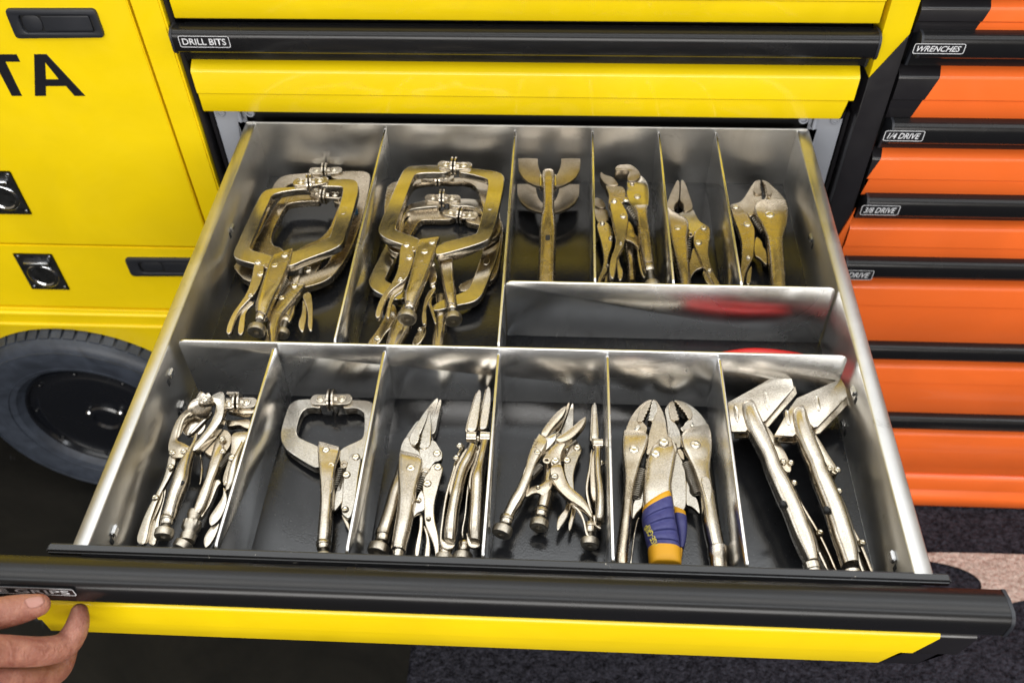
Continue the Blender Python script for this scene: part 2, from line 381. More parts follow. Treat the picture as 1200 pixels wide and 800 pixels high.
def lerpx(pts):
    'x as a function of z through (x,z) pairs sorted by falling z'
    def f(z):
        if z >= pts[0][1]: return pts[0][0]
        for (xa, za), (xb, zb) in zip(pts, pts[1:]):
            if z >= zb: return xa + (xb-xa)*(za-z)/(za-zb)
        return pts[-1][0]
    return f

# ---------------------------------------------------------------- yellow cart
cart = thing('tool_cart', 'yellow tool cart with flush doors, black lettering and a rubber tyre behind the open drawer', 'tool cart')
ZTOP = .43
cab = MB().box((-.060, .030, -.68), (.659, .62, ZTOP-.002)).build('carcass', M['cavity'], cart)
# drawer fronts above and below the open bay
pitch = .112; X0, X1 = -.0568, .6525
stripe = lerpx([(.655, .060), (.6515, .030), (.6425, .0125), (.615, -.04), (.595, -.10)])
def closed_drawer(k, label=None):
    zt = .0715 + k*pitch; zb = .0132 + k*pitch; pr = front_profile(zt, zb)
    if k == 0:
        o = extrude_x('drawer_front', pr, X0, lambda z: min(stripe(z), X1-.0005), M['yellow'], cart)
        extrude_x('stripe_corner', pr, lambda z: min(stripe(z)+.0001, X1-.0004), lerpx([(X1, .05), (X1-.001, .03), (X1-.006, zb)]), M['black_paint'], o)
    else: o = extrude_x('drawer_front', pr, X0, X1 + .003, M['yellow'] if k > 0 else M['black_paint'], cart)
    rp = rail_profile(zt + .0405); rl = extrude_x('handle_rail', rp, -.0600, .6560, M['rail_black'], cart, 55)
    for xa, xb in ((-.0625, -.0600), (.6560, .6585)):
        extrude_x('end_cap', [(y*1.06, zt+.0405+(z-zt-.0405)*1.05) for y, z in rp], xa, xb, M['handle_plastic'], rl)
    if label: label_plate(rl, label, *label_box(k))
    return o
def label_box(k):
    a = PY(212, 55.5, -.0130); b = PY(267.5, 42.5, -.0130); return (a.x, b.x, a.z, b.z, -.0130)
for k in (-5, -4, -3, -2, 0, 1): closed_drawer(k, 'DRILL BITS' if k == 0 else None)
extrude_x('top_panel', front_profile(ZTOP-.004, .2370), X0, X1 + .003, M['yellow'], cart)
# top of the cart
bevbox('worktop', (-.78, -.008, ZTOP), (.69, .64, ZTOP+.006), M['black_paint'], cart, .002)
# post between doors and drawers, and dark frame
bevbox('post', (-.0975, -.001, -.50), (-.0665, .05, ZTOP-.002), M['yellow'], cart, .002)
bevbox('frame_upright', (-.0660, .006, -.50), (-.0605, .03, ZTOP-.002), M['black_paint'], cart, .001)
for xs in ((-.0585, -.0535), (.6545, .6585)):
    bevbox('frame_upright', (xs[0], .016, -.68), (xs[1], .0295, .0125), M['black_paint'], cart, .001)
# right hand pillar with its painted stripes
def stand(name, pts, th, mat, parent, y0, holes=(), bev=.0008):
    loops = [[Vector((x, z, 0)) for x, z in pts]] + [[Vector((x, z, 0)) for x, z in h] for h in holes]
    o = slab(name, loops, th, mat, parent, bev)
    for v in o.data.vertices: x, z, d = v.co; v.co = (x, y0 - d, z)
    bm = bmesh.new(); bm.from_mesh(o.data); bmesh.ops.recalc_face_normals(bm, faces=bm.faces); bm.to_mesh(o.data); bm.free()
    o.data.set_sharp_from_angle(angle=math.radians(38)); return o
stand('pillar', [(.6605, ZTOP-.003), (.6605, .066), (.688, .116), (.688, ZTOP-.003)], .03, M['yellow'], cart, -.001)
stand('pillar_foot', [(.6605, .0655), (.6605, -.70), (.688, -.70), (.688, .1155)], .03, M['black_paint'], cart, -.001)
stand('orange_sliver', [(.6897, -.105), (.6795, -.150), (.6795, -.158), (.6875, -.176)], .002, M['orange'], cart, -.0035)
# galvanised slide brackets seen either side of the open drawer
for s in (0, 1):
    f = (lambda x: x) if s == 0 else (lambda x: .600 - x)
    a, b = sorted((f(-.0520), f(-.0155)))
    hx = f(-.0205); hole = [(hx-.0055, -.010), (hx+.0055, -.010), (hx+.0055, -.026), (hx-.0055, -.026)]
    br = stand('slide_bracket', [(a, .0128), (b, .0128), (b, -.20), (a, -.20)], .0015, M['bracket'], cart, .0155, holes=[hole])
    c = Vector((f(-.0435), .0150, .0035)); lathe('bolt', c, c + Vector((0, -1, 0)), [(0, .0052), (.0012, .0052), (.0022, .0040), (.0022, .0026), (.0010, .0024)], M['bracket'], br, 16)
    c2 = Vector((f(-.0075), .012, .008)); lathe('bolt', c2, c2 + Vector((0, -1, 0)), [(0, .0055), (.004, .0055), (.005, .0045), (.005, .0032), (.002, .003)], M['bracket'], br, 16)
    bevbox('bracket_fold', (f(-.020)-.0018, .0060, -.004), (f(-.020)+.0018, .0140, .0125), M['bracket'], br, .0008)
# doors on the left
bevbox('door', (-.770, -.0010, -.1880), (-.1000, .040, ZTOP-.003), M['yellow'], cart, .0012)
bevbox('lower_door', (-.770, -.0010, -.3035), (-.1000, .040, -.1905), M['yellow'], cart, .0012)
bevbox('door_backing', (-.775, .012, -.50), (-.0680, .36, ZTOP-.004), M['cavity'], cart, .001)
# lower body with the arch round the wheel
wc = (-.3640, -.543); WR = .199
arch = [(wc[0] + (WR-.004)*math.cos(math.radians(a)), wc[1] + (WR-.004)*math.sin(math.radians(a))) for a in range(6, 175, 6)]
skirt = [(-.770, -.307), (-.1000, -.307), (-.1000, -.52)] + [arch[0]] + arch[1:] + [(-.770, -.52)]
stand('body_skirt', skirt, .05, M['yellow'], cart, -.003, bev=.002)
pr = [(-.003, -.3125), (-.0058, -.3145), (-.0058, -.3180), (-.003, -.3200), (.002, -.3200), (.002, -.3125)]
extrude_x('skirt_ridge', pr, -.768, -.1005, M['yellow'], cart)
pr = [(y - .0, z - .022) for y, z in pr]; extrude_x('skirt_ridge', pr, -.768, -.1005, M['yellow'], cart)
# lettering
A_out = [PY(u, v, -.0010) for u, v in ((40, 63.6), (54.6, 63.6), (100.2, 112.5), (87.5, 112.5), (77.6, 101), (54, 101), (54, 112.5), (41, 112.5))]
A_in = [PY(u, v, -.0010) for u, v in ((53, 73), (69, 93), (54, 93))]
def letter(name, outs):
    loops = [[Vector((p.x, p.z, 0)) for p in l] for l in outs]
    o = slab(name, loops, .0003, M['letter'], cart, .0001)
    for v in o.data.vertices: x, z, d = v.co; v.co = (x, -.0014 - d, z)
    bm = bmesh.new(); bm.from_mesh(o.data); bmesh.ops.recalc_face_normals(bm, faces=bm.faces); bm.to_mesh(o.data); bm.free(); return o
letter('letter_a', [A_out, A_in])
letter('letter_t', [[PY(u, v, -.0010) for u, v in ((-38, 63.8), (19.5, 63.8), (23.8, 72.5), (6.5, 72.5), (26, 112.5), (14, 112.5), (-7, 72.5), (-34, 72.5))]])
# flush handles
def flush_handle(q, name='flush_handle'):
    c = [PY(u, v, -.001) for u, v in q]; f = [(p.x, p.z) for p in c]
    def lin(s, t): # s along, t down
        x = (f[0][0]*(1-s)+f[1][0]*s)*(1-t) + (f[3][0]*(1-s)+f[2][0]*s)*t; z = (f[0][1]*(1-s)+f[1][1]*s)*(1-t) + (f[3][1]*(1-s)+f[2][1]*s)*t; return (x, z)
    def rect(s0, s1, t0, t1, r=.04, rt=.16):
        o = []
        for cs, ct, a0 in ((s1-r, t0+rt, -90), (s1-r, t1-rt, 0), (s0+r, t1-rt, 90), (s0+r, t0+rt, 180)):
            for k in range(4): a = math.radians(a0 + k*30); o.append(lin(cs + r*math.cos(a), ct + rt*math.sin(a)))
        return o
    h = stand(name, rect(0, 1, 0, 1), .004, M['handle_plastic'], cart, -.0048, holes=[rect(.12, .93, .20, .80)], bev=.0012)
    stand('recess', rect(.115, .935, .19, .81), .002, M['cavity'], h, -.0012, bev=.0002)
    stand('paddle', rect(.36, .90, .23, .78, .02, .08), .0026, M['handle_plastic'], h, -.0034, bev=.0008)
    stand('thumb_grip', rect(.135, .35, .23, .78, .06, .24), .0014, M['handle_plastic'], h, -.0024, bev=.0008)
flush_handle([(6, 9.5), (112, 9.5), (124, 43), (20, 44)])
flush_handle([(146, 301), (262, 302), (272, 322), (155, 322)])
def paddle_latch(q):
    c = [PY(u, v, -.001) for u, v in q]; x0 = min(p.x for p in c); x1 = max(p.x for p in c); z0 = min(p.z for p in c); z1 = max(p.z for p in c)
    cx, cz, w, h = (x0+x1)/2, (z0+z1)/2, (x1-x0), (z1-z0)
    l = bevbox('latch', (x0, -.0030, z0), (x1, -.0012, z1), M['latch_plate'], cart, .0009)
    A = Vector((cx, -.0030, cz - h*.10)); r = w*.30
    lathe('dish', A, A + Vector((0, -1, 0)), [(-.0003, r*1.30), (.0012, r*1.26), (.0018, r*1.10), (.0008, r), (-.0022, r*.80), (-.0034, r*.45), (-.0034, .0004)], M['chrome'], l, 28, (), 60)
    bevbox('handle_bar', (cx-w*.32, -.0075, z1-h*.30), (cx+w*.32, -.0028, z1-h*.18), M['chrome'], l, .0018, 3)
    for sx in (-1, 1):
        for sz in (-1, 1):
            p = Vector((cx+sx*w*.40, -.0030, cz+sz*h*.42)); lathe('screw', p, p + Vector((0, -1, 0)), [(0, .0024), (.0008, .0022), (.0012, .0012)], M['chrome'], l, 12)
PL = [PY(u, v, -.001) for u, v in ((16, 297), (60, 297), (82, 338), (38, 338))]
paddle_latch([(16, 297), (60, 297), (82, 338), (38, 338)])
paddle_latch([(-33, 200), (12, 200), (36, 250), (-9, 250)])
# wheel
def wheel():
    def ring(name, prof, mat, parent, n=96, tread=()):
        V = []; F = []
        for j, (y, r) in enumerate(prof):
            for k in range(n):
                a = 2*math.pi*k/n; rr = r
                V.append((wc[0] + rr*math.cos(a), y, wc[1] + rr*math.sin(a)))
        for j in range(len(prof)-1):
            for k in range(n):
                a = j*n+k; b = j*n+(k+1) % n; F.append((a, b, b+n, a+n))
        return meshobj(name, V, F, mat, parent, 40)
    w = ring('wheel', [(-.004, .112), (-.012, .120), (-.020, .124), (-.0225, .130), (-.0265, .150), (-.0275, .163), (-.0255, .176), (-.018, .186), (-.010, .1885), (.004, .190), (.10, .190), (.12, .18), (.12, .11)], M['rubber'], cart)
    for r, dr, y in ((.1335, .0012, -.0240), (.171, .001, -.0272)):
        ring('sidewall_ridge', [(y+.002, r-dr), (y-.0012, r-dr*.5), (y-.0012, r+dr*.5), (y+.002, r+dr)], M['rubber'], w)
    tread = MB(); n = 66
    for k in range(n):
        a0 = 2*math.pi*(k+.12)/n; a1 = 2*math.pi*(k+.88)/n
        for y0, y1, r0, r1 in ((-.0145, .009, .1895, .1985), (.013, .05, .196, .200)):
            v = []
            for a in (a0, a1):
                for y, r in ((y0, r0-.006), (y0, r0), (y1, r1), (y1, r1-.006)): v.append((wc[0]+r*math.cos(a), y, wc[1]+r*math.sin(a)))
            tread.add(v, [(0,1,2,3), (7,6,5,4), (0,4,5,1), (1,5,6,2), (2,6,7,3)])
    t = tread.build('tread_blocks', M['rubber'], w); t['kind'] = 'stuff'
    c = ring('rim', [(-.004, .1145), (-.010, .1150), (-.0135, .1128), (-.0125, .1105), (-.006, .1080), (-.0055, .100), (-.0095, .0945), (-.0105, .090), (-.0115, .05), (-.0120, .0005)], M['rim_black'], w)
    # small round hub cover with studs
    hx, hz = -.3175, -.5015
    lathe('hub_cap', Vector((wc[0]+.012, -.009, wc[1]+.004)), Vector((wc[0]+.012, -1, wc[1]+.004)), [(0, .030), (.006, .030), (.009, .027), (.010, .021), (.006, .018), (.006, .0005)], M['rim_black'], w, 32)
    for sx, sz in ((-.024, .014), (.026, .016)):
        p = Vector((wc[0]+.012+sx, -.013, wc[1]+.004+sz)); lathe('stud', p, p + Vector((0, -1, 0)), [(0, .0055), (.004, .0055), (.006, .003), (.006, .0003)], M['chrome'], w, 12)
    for k in range(9):
        a = 2*math.pi*(k+.35)/9; p = Vector((wc[0]+.102*math.cos(a), -.006, wc[1]+.102*math.sin(a))); lathe('rim_bolt', p, p+Vector((0, -1, 0)), [(0, .0035), (.003, .003), (.004, .0015)], M['rim_black'], w, 10)
wheel()

# ---------------------------------------------------------------- orange cabinet
oc = thing('tool_cabinet', 'orange tool cabinet with black rails and small drawer labels right of the yellow cart', 'tool cabinet')
MB().box((.692, .030, -.70), (1.50, .60, .188)).build('carcass', M['cavity'], oc)
bevbox('cabinet_top', (.690, .010, .188), (1.52, .60, .194), M['black_paint'], oc, .002)
bevbox('plinth', (.70, .022, -.742), (1.50, .58, -.700), M['cavity'], oc, .002)
rows = [(.1489, .1155), (.0725, .0158), (-.0308, -.0894), (-.1329, -.1917), (-.2310, -.3408), (-.3844, -.4983), (-.5375, -.6441)]
ostripe = lerpx([(.759, .149), (.750, .1155), (.7344, .0721), (.7174, .0147), (.7020, -.0327), (.6905, -.062), (.6905, -.09)])
for i, (zt, zb) in enumerate(rows):
    pr = front_profile(zt, zb); xl = .6915
    if i < 3:
        o = extrude_x('drawer_front', pr, lambda z: max(ostripe(z), xl + .0004), 1.50, M['orange'], oc)
        extrude_x('stripe_corner', pr, xl, lambda z: max(ostripe(z) - .0001, xl + .0002), M['black_paint'], o)
    else: o = extrude_x('drawer_front', pr, xl, 1.50, M['orange'], oc)
    rl = extrude_x('handle_rail', rail_profile(zt + .0405), .6995, 1.50, M['rail_black'], oc, 55)
    extrude_x('end_cap', rail_profile(zt + .0405), .6970, .6995, M['handle_plastic'], rl)
    lb = {1: ('WRENCHES', (1068.5, 63), (1133, 51.5), .3), 2: ('1/4 DRIVE', (1034, 165), (1085, 153.5), .3), 3: ('3/8 DRIVE', (1007, 251.5), (1056, 241), .3), 4: ('1/2 DRIVE', (976, 327), (1025, 317), .3)}.get(i)
    if lb: a = PY(*lb[1], -.0130); b = PY(*lb[2], -.0130); label_plate(rl, lb[0], a.x, b.x, a.z, b.z, -.0130, lb[3])
extrude_x('base_panel', front_profile(-.6505, -.7385, .0), .6915, 1.50, M['orange'], oc)

# ---------------------------------------------------------------- open drawer
dr = thing('drawer', 'open steel drawer with compartments full of locking pliers, yellow front and black rail', 'drawer')
MB().box((-.0005, -D, -H-.0016), (W+.0005, .0005, -H-.0004)).build('tray_bottom', M['tray_steel'], dr)
MB().box((.0002, -D+.0002, -H-.0003), (W-.0002, -.0002, -H)).build('liner', M['liner'], dr)
def side_wall(s):
    'folded side: inner skin, flat rolled rim, outer skin'
    w = .0125 if s == 0 else .0140
    pr = [(0, -H-.0016), (0, -.0016), (-.0008, -.0004), (-.0022, .0), (-w+.001, -.0004), (-w, -.0014), (-w, -.0100), (-w+.0012, -.0100), (-w+.0012, -.0022), (-.0024, -.0016), (-.0014, -.0030), (-.0014, -H-.0016)]
    V = []; n = len(pr); f = (lambda x: x) if s == 0 else (lambda x: W - x)
    for y in (-D, .0012): V += [(f(x), y, z) for x, z in pr]
    F = [(i, (i+1) % n, (i+1) % n+n, i+n) for i in range(n)]
    for tri in tessellate_polygon([[Vector((x, z, 0)) for x, z in pr]]): F += [tuple(tri), tuple(i+n for i in tri)]
    return meshobj('side_wall', V, F, M['tray_steel'], dr, 50)
for s in (0, 1):
    sw = side_wall(s); f = (lambda x: x) if s == 0 else (lambda x: W - x)
    # punched tabs
    for (y, z) in ((-.142, -.030), (-.350, -.020), (-.506, -.026), (-.355, -.060)):
        a, b = sorted((f(.0002), f(.0032))); bevbox('wall_tab', (a, y-.0055, z-.004), (b, y+.0035, z+.003), M['divider_steel'], sw, .001)
        a, b = sorted((f(.0001), f(.0006))); bevbox('tab_slot', (a, y-.010, z-.008), (b, y-.0062, z-.001), M['cavity'], sw, .0001, 1)
bevbox('back_wall', (-.0125, .0, -H-.0016), (W+.0125, .0030, .0012), M['tray_steel'], dr, .0010)
def divx(x, y0, y1, zt=-.0008, name='divider'):
    'divider running front to back, rounded top corners'
    r = .006; pts = []
    for cy, cz, a0 in ((y1-r, zt-r, 0), (y0+r, zt-r, 90)):
        for k in range(5): a = math.radians(a0 + 22.5*k); pts.append((cy + r*math.cos(a), cz + r*math.sin(a)))
    pts += [(y0, -H), (y1, -H)]; th = .0012; V = []; n = len(pts); prof = inset([Vector((p[0], p[1], 0)) for p in pts], .0004)
    rows_ = [(x-th, prof), (x-th+.0004, [Vector((a, b, 0)) for a, b in pts]), (x+th-.0004, [Vector((a, b, 0)) for a, b in pts]), (x+th, prof)]
    for xx, q in rows_: V += [(xx, p.x, p.y) for p in q]
    F = [(j*n+i, j*n+(i+1) % n, (j+1)*n+(i+1) % n, (j+1)*n+i) for j in range(3) for i in range(n)] + [tuple(range(n)), tuple(3*n+i for i in range(n))]
    return meshobj(name, V, F, M['divider_steel'], dr, 60)
def divy(y, x0, x1, zt=.0, name='cross_divider', r=.009):
    o = divx(0, x0, x1, zt, name)
    me = o.data
    for v in me.vertices: a, b, c = v.co; v.co = (b, y + a, c)
    me.transform(Matrix.Identity(4)); bm = bmesh.new(); bm.from_mesh(me); bmesh.ops.recalc_face_normals(bm, faces=bm.faces); bm.to_mesh(me); bm.free()
    return o
FX = [.09441, .19240, .29248, .38715, .48342]; RX = [.14664, .29193, .37740, .45020, .51274]
divy(YM, .0066, W-.0066); divy(YW, RX[1]+.002, W-.0015)
for x in FX: divx(x, -D+.001, YM-.0030)
for x in RX[:2]: divx(x, YM+.0016, -.0008)
for x in RX[2:]: divx(x, YW+.0016, -.0008)
# front: lip, black rail, yellow panel
YO = -.560
bevbox('front_wall', (-.006, -.5455, -H-.001), (W+.006, -.5360, -.0060), M['black_paint'], dr, .001)
bevbox('front_lip', (-.0300, -.5415, -.0060), (.6250, -.5338, .0008), M['lip'], dr, .0016, 3)
rp = rail_profile(.0, YO)
rail = extrude_x('handle_rail', rp, -.0600, .6555, M['rail_black'], dr, 55)
extrude_x('end_cap', [(YO + (y-YO)*1.03, z*1.03) for y, z in rp], .6555, .6580, M['handle_plastic'], rail)
fp = front_profile(-.0400, -.0985, YO)
st2 = lerpx([(.6262, -.036), (.6262, -.052), (.6130, -.0745), (.6120, -.076), (.594, -.0985)])
pan = extrude_x('front_panel', fp, -.0568, st2, M['yellow'], dr)
extrude_x('stripe_corner', fp, lambda z: st2(z)+.0001, lerpx([(.6525, -.036), (.6525, -.062), (.645, -.0745), (.6300, -.077), (.624, -.0985)]), M['black_paint'], pan)
a = PY(-35, 697, YO-.0130); b = PY(81, 684, YO-.0130)
label_plate(rail, 'VISE GRIPS', a.x, b.x, PY(60, 696, YO-.013).z, PY(60, 696, YO-.013).z + .0096, YO-.0131)

# ---------------------------------------------------------------- locking pliers and clamps
NK, NF, OLD, RV, DS = M['nickel'], M['nickel_flat'], M['old_nickel'], M['rivet'], M['dark_steel']
FZ = -H
def T(label, cat, name='locking_pliers', group=None): return thing(name, label, cat, group)
def sts(c, rows, pl):
    'rows: (xl, yl, xr, yr, rise mm, drop mm, squareness)'
    out = []
    for r in rows:
        (a, b), (e, f) = c((r[0], r[1]), (r[2], r[3])); out.append((P(a, b, pl), P(e, f, pl), r[4]/1000, r[5]/1000, r[6]))
    return out
def handle(t, c, rows, pl, mat=None, name='handle', n=24): return tube(name, sts(c, rows, pl), mat or NK, t, 50, n)
def pt(c, x, y, pl, dz=0): u, v = c((x, y))[0]; return P(u, v, pl, dz)
def pl_(t, c, name, pts, pl, th, mat=None, holes=(), sm=2, dz=0, bev=.0007): return plate(t, name, c(*pts), pl, th, mat or NF, [c(*h) for h in holes], sm, bev, dz)
def rv(t, c, pl, *ps, dz=.0, r=.0030):
    for p in ps: u, v = c(p[:2])[0]; rivet(t, u, v, pl, p[2] if len(p) > 2 else r, dz=dz)
def jaws_pad(t, c, L, R, C, pl, r=.0105, tilt=0.0, dz=.0028):
    'the two swivel pads at the tips of a clamp: riveted tongues and two thin upright discs'
    a, b, m = (pt(c, *q, pl) for q in (L, R, C)); ax = (b - a).normalized(); up = Vector((0, 0, dz))
    for s, e in ((-1, a), (1, b)):
        tip = m + ax*s*.0022; far = e + ax*s*.0042; w = .0125
        lp = stroke_loop([far, tip], w); mid = [far + ax*s*w*.42*math.cos(math.radians(q)) + Vector((-ax.y, ax.x, 0))*w*.5*math.sin(math.radians(q)) for q in range(-80, 81, 20)]
        n = Vector((-ax.y, ax.x, 0)); loop = [far + ax*s*w*.42*math.cos(math.radians(q)) + n*w*.5*math.sin(math.radians(q)) for q in range(-90, 91, 18)] + [tip + n*w*.5, tip - n*w*.5]
        o = slab('swivel_tongue', [[p + up for p in loop]], .0030, NK, t, .0008)
        cc = e + up; lathe('rivet', cc - Vector((0, 0, .001)), cc + Vector((0, 0, 1)), [(0, .0042), (.0012, .0042), (.0020, .0036), (.0020, .0028), (.0010, .0024), (.0022, .0014), (.0022, .0002)], RV, o, 16, (), 60)
        lathe('swivel_disc', m + ax*s*.0008 + Vector((0, 0, .0015)), m + ax*s*2 + Vector((0, 0, .0015)), [(0, r*.88), (.0004, r), (.0020, r), (.0024, r*.9), (.0024, r*.45), (.0050, r*.36), (.0052, .0002)], NK, t, 26, (), 45)
def leaf(t, c, pts, pl, name='release_lever', th=.0022, mat=None, dz=0, sm=2): return pl_(t, c, name, pts, pl, th, mat or NK, (), sm, dz, .0008)
def ferrule(t, A, B, r, mat=None):
    L = (B - A).length; lathe('ferrule', A, B, [(0, r*.92), (.0006, r), (L*.45, r), (L*.5, r*.90), (L-.0008, r*.90), (L, r*.80)], mat or NK, t, 22, (), 40)
def screwend(t, c, pl, a, b, k, rf=.0062, rk=.0085, lk=.0075, dz=0, dk=0):
    'ferrule from a to b, then screw and knurled knob ending at k (crop points)'
    A, B, K = pt(c, *a, pl, dz), pt(c, *b, pl, dz), pt(c, *k, pl, dz + dk); ferrule(t, A, B, rf); knob(t, B - (B-A).normalized()*.004, K, .0034, rk, lk)
def boss(t, c, pts, pl, h=.0012, w=.005, mat=None):
    'raised stamping'
    q = [pt(c, *p, pl) for p in pts]; lp = chaikin(stroke_loop(q, w), 2); return slab('stamping', [[p + Vector((0, 0, h)) for p in lp]], h + .0004, mat or NK, t, h*.9)
def stamp(t, c, pts, pl, mark, size, dz=.0002):
    'stamped maker lettering along a handle, a little darker than the plating'
    a, b = pt(c, *pts[0], pl), pt(c, *pts[1], pl); xd = (b - a); w = xd.length; xd.normalize(); yd = Vector((0, 0, 1)).cross(xd)
    return text_mesh(mark, 'stamped_lettering', M['stamp'], t, a + Vector((0, 0, dz)), xd, yd, size, w, 0, .0001)
def embed(t, c, ovals, pl, dz):
    for (x0, y0, x1, y1, w) in ovals:
        q = [pt(c, x0, y0, pl, dz), pt(c, x1, y1, pl, dz)]; lp = chaikin(stroke_loop(q, w), 2); inn = inset(lp if area2(lp) > 0 else lp[::-1], w*.16)
        slab('stamped_oval', [lp, inn], .0008, NK, t, .0003)
M['stamp'] = plated('stamped_metal', (0.30, 0.24, 0.16), (0.42, 0.35, 0.25), .35, .5)

# ===== front row, first compartment: three tools on top of each other
c = crop(150, 440, 6.665); cb = crop(150, 540, 6.665)
t = T('small locking clamp with smooth round handle, against the left drawer side in the front row', 'locking clamp', 'locking_clamp')
p = (-.044, -.36, -.052, -.50)
pl_(t, c, 'left_arm', [(510, 235), (455, 262), (405, 305), (362, 375), (335, 450), (308, 550), (318, 600), (345, 640), (450, 640), (500, 560), (430, 520), (385, 505), (375, 480), (415, 370), (450, 325), (515, 300)], p, .007, OLD)
boss(t, c, [(500, 285), (440, 320), (412, 380), (388, 490)], p, .0012, .0034, OLD)
pl_(t, c, 'right_arm', [(640, 160), (715, 120), (745, 125), (757, 165), (752, 265), (735, 340), (690, 410), (600, 510), (515, 598), (490, 560), (575, 465), (640, 375), (680, 285), (690, 225), (655, 195)], p, .009, NF, dz=.003)
handle(t, c, [(518, 470, 549, 456, 2, 4, 2.2), (500, 540, 545, 520, 4, 5, 2.2), (440, 640, 515, 605, 6, 7, 2.3), (385, 740, 495, 715, 8, 8, 2.4), (350, 850, 478, 825, 9, 9, 2.4), (318, 955, 425, 960, 9, 9, 2.3), (288, 1060, 385, 1075, 8, 8, 2.3), (272, 1100, 368, 1118, 7, 7, 2.2)], p)
screwend(t, cb, p, (315, 430), (300, 500), (275, 598), .0056, .0078, .0075)
lathe('handle_hole', pt(cb, 423, 172, p, .0068), pt(cb, 423, 172, p, .0068) + Vector((-.1, -.1, 1)), [(0, .0022), (.0012, .0020)], M['cavity'], t, 12)
leaf(t, cb, [(318, -60), (372, -55), (370, 30), (320, 135), (262, 235), (215, 340), (168, 480), (148, 600), (128, 650), (88, 650), (63, 615), (80, 545), (140, 390), (212, 262), (262, 170), (300, 60)], p, 'lever', .004, dz=-.002)
leaf(t, cb, [(300, 190), (293, 265), (245, 440), (236, 540), (230, 605), (208, 657), (165, 652), (150, 610), (172, 500), (222, 350), (265, 230)], p, dz=-.006)
leaf(t, cb, [(282, 210), (270, 300), (220, 420), (190, 470), (210, 400), (250, 280)], p, 'link', .002, OLD, dz=-.003)
rv(t, c, p, (345, 600), (435, 590), (335, 710), dz=.0004); rv(t, cb, p, (213, 283), dz=-.0015)
q = pt(c, 590, 195, p, .004); ax = (pt(c, 640, 150, p) - pt(c, 520, 240, p)).normalized()
lathe('swivel_disc', q, q + ax, [(-.006, .003), (-.004, .0060), (-.001, .0075), (.001, .0085), (.003, .0085), (.004, .004), (.007, .004)], NK, t, 22)
lathe('swivel_disc', pt(c, 560, 255, p, .001), pt(c, 560, 255, p, .001) + Vector((.35, -1, .5)), [(-.003, .005), (-.001, .0098), (.0012, .0102), (.002, .009), (.002, .004)], NK, t, 24)
boss(t, c, [(600, 245), (680, 205)], p, .006, .006, OLD)
rv(t, c, p, (600, 185), dz=.012, r=.0030)
t = T('clamp with two knurled knobs in line, middle of the left front compartment', 'locking clamp', 'locking_clamp')
p = (-.056, -.38, -.060, -.52)
lathe('swivel_disc', pt(c, 515, 395, p, -.002), pt(c, 515, 395, p, -.002) + Vector((.15, -.25, 1)), [(-.002, .0098), (0, .0108), (.0012, .0108), (.0018, .0100), (.0018, .0003)], NF, t, 28)
boss(t, c, [(470, 480), (600, 350), (660, 290)], p, .003, .0045, NF)
pl_(t, c, 'head', [(640, 470), (690, 430), (740, 413), (790, 430), (812, 485), (800, 540), (760, 600), (660, 640), (570, 580), (600, 530)], p, .008, OLD, dz=.003)
handle(t, c, [(690, 490, 735, 480, 3, 6, 3), (655, 640, 765, 600, 6, 8, 3.4), (630, 740, 735, 715, 7, 8, 3.2), (605, 830, 690, 830, 7, 8, 3), (560, 935, 655, 945, 7, 8, 3), (520, 1040, 615, 1050, 7, 8, 2.6), (505, 1080, 580, 1100, 6, 7, 2.3)], p)
A, B = pt(cb, 530, 395, p), pt(cb, 468, 600, p)
lathe('ferrule', A, B, [(0, .0060), (.004, .0064), (.007, .0052), (.0085, .0052), (.010, .0078), (.016, .0078), (.018, .0055), (.021, .0055), (.0215, .0066), (.0275, .0064), (.028, .004)], M['knurl'], t, 30, (4, 5), 45)
knob(t, B, pt(cb, 408, 692, p), .0034, .0078, .0072)
leaf(t, cb, [(735, 160), (700, 190), (668, 270), (640, 340), (585, 420), (570, 440), (590, 400), (640, 300), (660, 210), (690, 130)], p, 'lever', .003, dz=.002)
leaf(t, cb, [(570, -60), (585, 60), (572, 160), (558, 190), (555, 160), (565, 60), (560, -50)], p, 'link', .003, OLD, dz=-.004)
rv(t, c, p, (735, 495), (740, 590), dz=.006)
coil(t, pt(c, 800, 610, p, .003), pt(c, 720, 720, p, .003), .0026, 0.00037, 12)
t = T('clamp wedged against the first front divider, two curved lever tips pointing forward', 'locking clamp', 'locking_clamp')
p = (-.050, -.37, -.058, -.50)
pl_(t, c, 'upper_arm', [(760, 270), (860, 290), (900, 300), (1010, 290), (1010, 205), (940, 200), (940, 250), (880, 262), (770, 240)], p, .006, OLD)
pl_(t, c, 'lower_arm', [(762, 340), (830, 350), (930, 335), (960, 350), (955, 420), (900, 400), (870, 380), (775, 398), (760, 370)], p, .006, OLD, dz=-.006)
jaws_pad(t, c, (795, 230), (930, 225), (862, 225), p, .0095, dz=.003)
q = pt(c, 825, 170, p, .004)
for k in (0, 1): boss(t, c, [(805 + k*40, 195), (828 + k*40, 145)], p, .006, .0026, NK)
pl_(t, c, 'side_plate', [(800, 445), (925, 425), (960, 460), (900, 590), (870, 700), (830, 860), (800, 880), (745, 850), (735, 800), (790, 640), (810, 540)], p, .007, OLD)
handle(t, c, [(870, 560, 930, 520, 4, 5, 2.4), (800, 720, 890, 640, 6, 6, 2.4), (770, 850, 845, 830, 5, 6, 2.4), (760, 900, 800, 900, 3, 5, 2.2)], p, NK, 'handle')
leaf(t, cb, [(740, 185), (778, 262), (765, 350), (720, 450), (650, 512), (630, 480), (634, 430), (690, 350), (745, 265)], p, 'lever', .004, NK)
